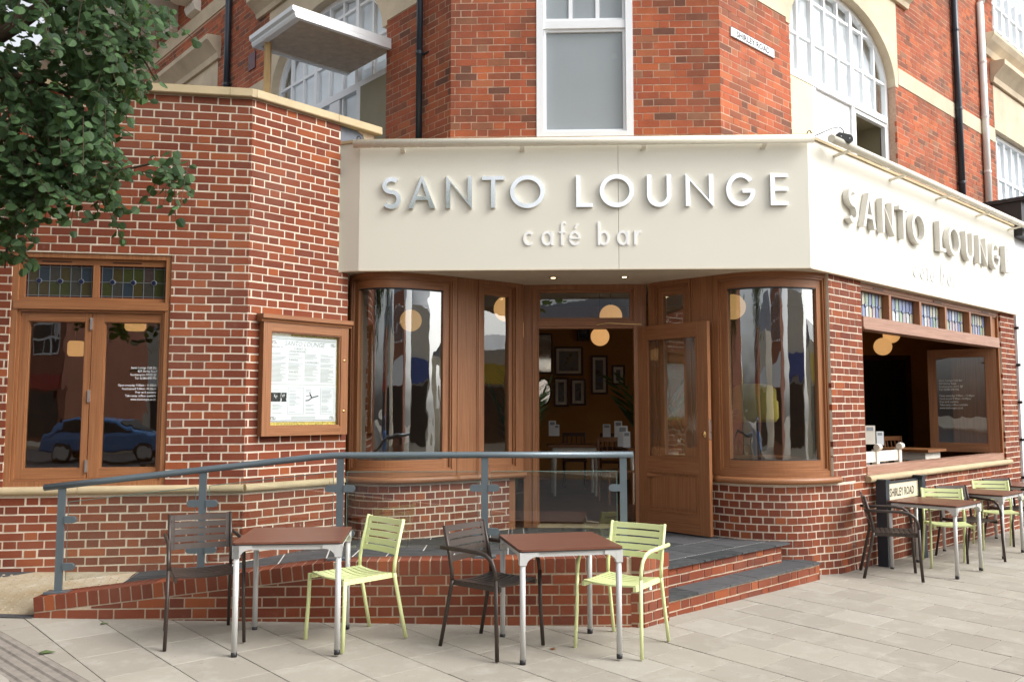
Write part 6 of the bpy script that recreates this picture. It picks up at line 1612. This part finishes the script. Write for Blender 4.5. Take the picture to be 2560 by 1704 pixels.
for k, (lb, a, b, near, w_, h, wl_, sh, rh) in enumerate((
        ('red brick terrace straight across the road, reflected beside the door', -13, 21, 0, 9, 6.6, bw_, M['white'], 2.4),
        ('cream rendered shop across the road with blue fascia', 1.0, 20, 0, 8, 5.8, cr_, bl_, 1.8),
        ('low white shop across the road with yellow fascia', 12, 19, 0, 7, 4.3, cr_, ye_, 1.0),
        ('grey stone shop with red fascia across the road', 24, 20, 0, 9, 6.6, gr_, rd_, 2.0),
        ('pale terrace across the road towards the left vista', -26, 19, 0, 9, 5.6, cr_, M['white'], 2.0),
        ('brick terrace across the road deep in the left vista', -42, 19, 0, 12, 6.6, bw_, rd_, 2.0),
        ('brick corner house beyond the side street on the near pavement', -24, -2, 1, 8, 6.6, bw_, M['white'], 2.2),
        ('cream house beyond the side street deep in the left vista', -36, -2, 1, 10, 6.0, cr_, ye_, 2.2))):
    x, y = rn(a, b); opposite(lb, x, y, w_, h, 8, RA + (math.pi if near else 0), wl_, sh, rh, k)
CAR = thing('parked_car', 'blue parked hatchback reflected in the left window', 'car', (-6.3, -14.5, gz(-6.3, -14.5) - .13), local=True, rotz=.25)
body = plain('blue_car_paint', lin(92, 146, 206), .25, .3, .03)
prof = [(-2.0, .35), (-2.02, .7), (-1.9, .92), (-1.75, .95), (-1.45, 1.35), (-.3, 1.44), (.35, 1.36), (1.05, .95), (1.75, .86), (2.0, .68), (2.03, .35)]
mb = MB(); mb.prism(prof, -.84, .84, lambda a, b, h: (a, h * (1 - .18 * max(0, b - .9) / .55), b)); bo = mb.build('body', body, CAR)
md = bo.modifiers.new('bev', 'BEVEL'); md.width = .07; md.segments = 3
for sy in (-1, 1):
    for pl in ([(-1.42, .97), (-1.30, 1.28), (-.45, 1.36), (-.45, .97)], [(-.38, .97), (-.38, 1.36), (.28, 1.29), (.85, .97)]):
        mb = MB(); mb.prism(pl, .0, .012, lambda a, b, h, sy=sy: (a, sy * (.84 * (1 - .18 * max(0, b - .9) / .55) + .004 + h * .5), b)); mb.build('side_window', M['dark_door'], bo)
    mb = MB(); mb.box(1.80, 1.99, sy * .62 - .16, sy * .62 + .16, .62, .78); mb.build('headlight', M['chrome'], bo)
    for x in (-1.28, 1.28):
        Mt = Matrix.Translation(Vector((x, sy * .76, .31))) @ Matrix.Rotation(math.pi / 2, 4, 'X')
        mb = MB(); mb.lathe([(.20, -.1), (.30, -.1), (.315, -.06), (.315, .06), (.30, .1), (.20, .1)], 22, Mt); wh = mb.build('wheel', M['black'], CAR, True)
        mb = MB(); mb.lathe([(.03, -.105), (.20, -.104), (.20, .104), (.03, .105)], 16, Mt); mb.build('rim', M['alu'], wh)
mb = MB(); mb.prism([(.42, 1.335), (1.02, .985), (1.05, 1.0), (.45, 1.35)], -.68, .68, lambda a, b, h: (a, h, b)); mb.build('windscreen', M['dark_door'], bo)
STR = thing('far_tree', 'dark street tree across the road reflected in the curved glass', 'tree', (-3.5, -9, -.2))
mb = MB(); mb.tube([(-3.5, -9, -.3), (-3.45, -9, 2.5), (-3.3, -9.1, 5)], [.22, .17, .08], 10); mb.build('trunk', M['bark'], STR, True)
LV = MB()
for k in range(2600):
    a, b, e = r.gauss(0, 1.3), r.gauss(0, 1.2), r.gauss(0, 1.1)
    leaf_at(Vector((-3.4 + a, -9 + b, 6.3 + e)), r.uniform(.16, .3), Vector((r.uniform(-1, 1), r.uniform(-1, 1), r.uniform(-1, .2))), Vector((r.uniform(-.6, .6), r.uniform(-.6, .6), 1)))
stuff(LV.build('crown', M['leaf'], STR))
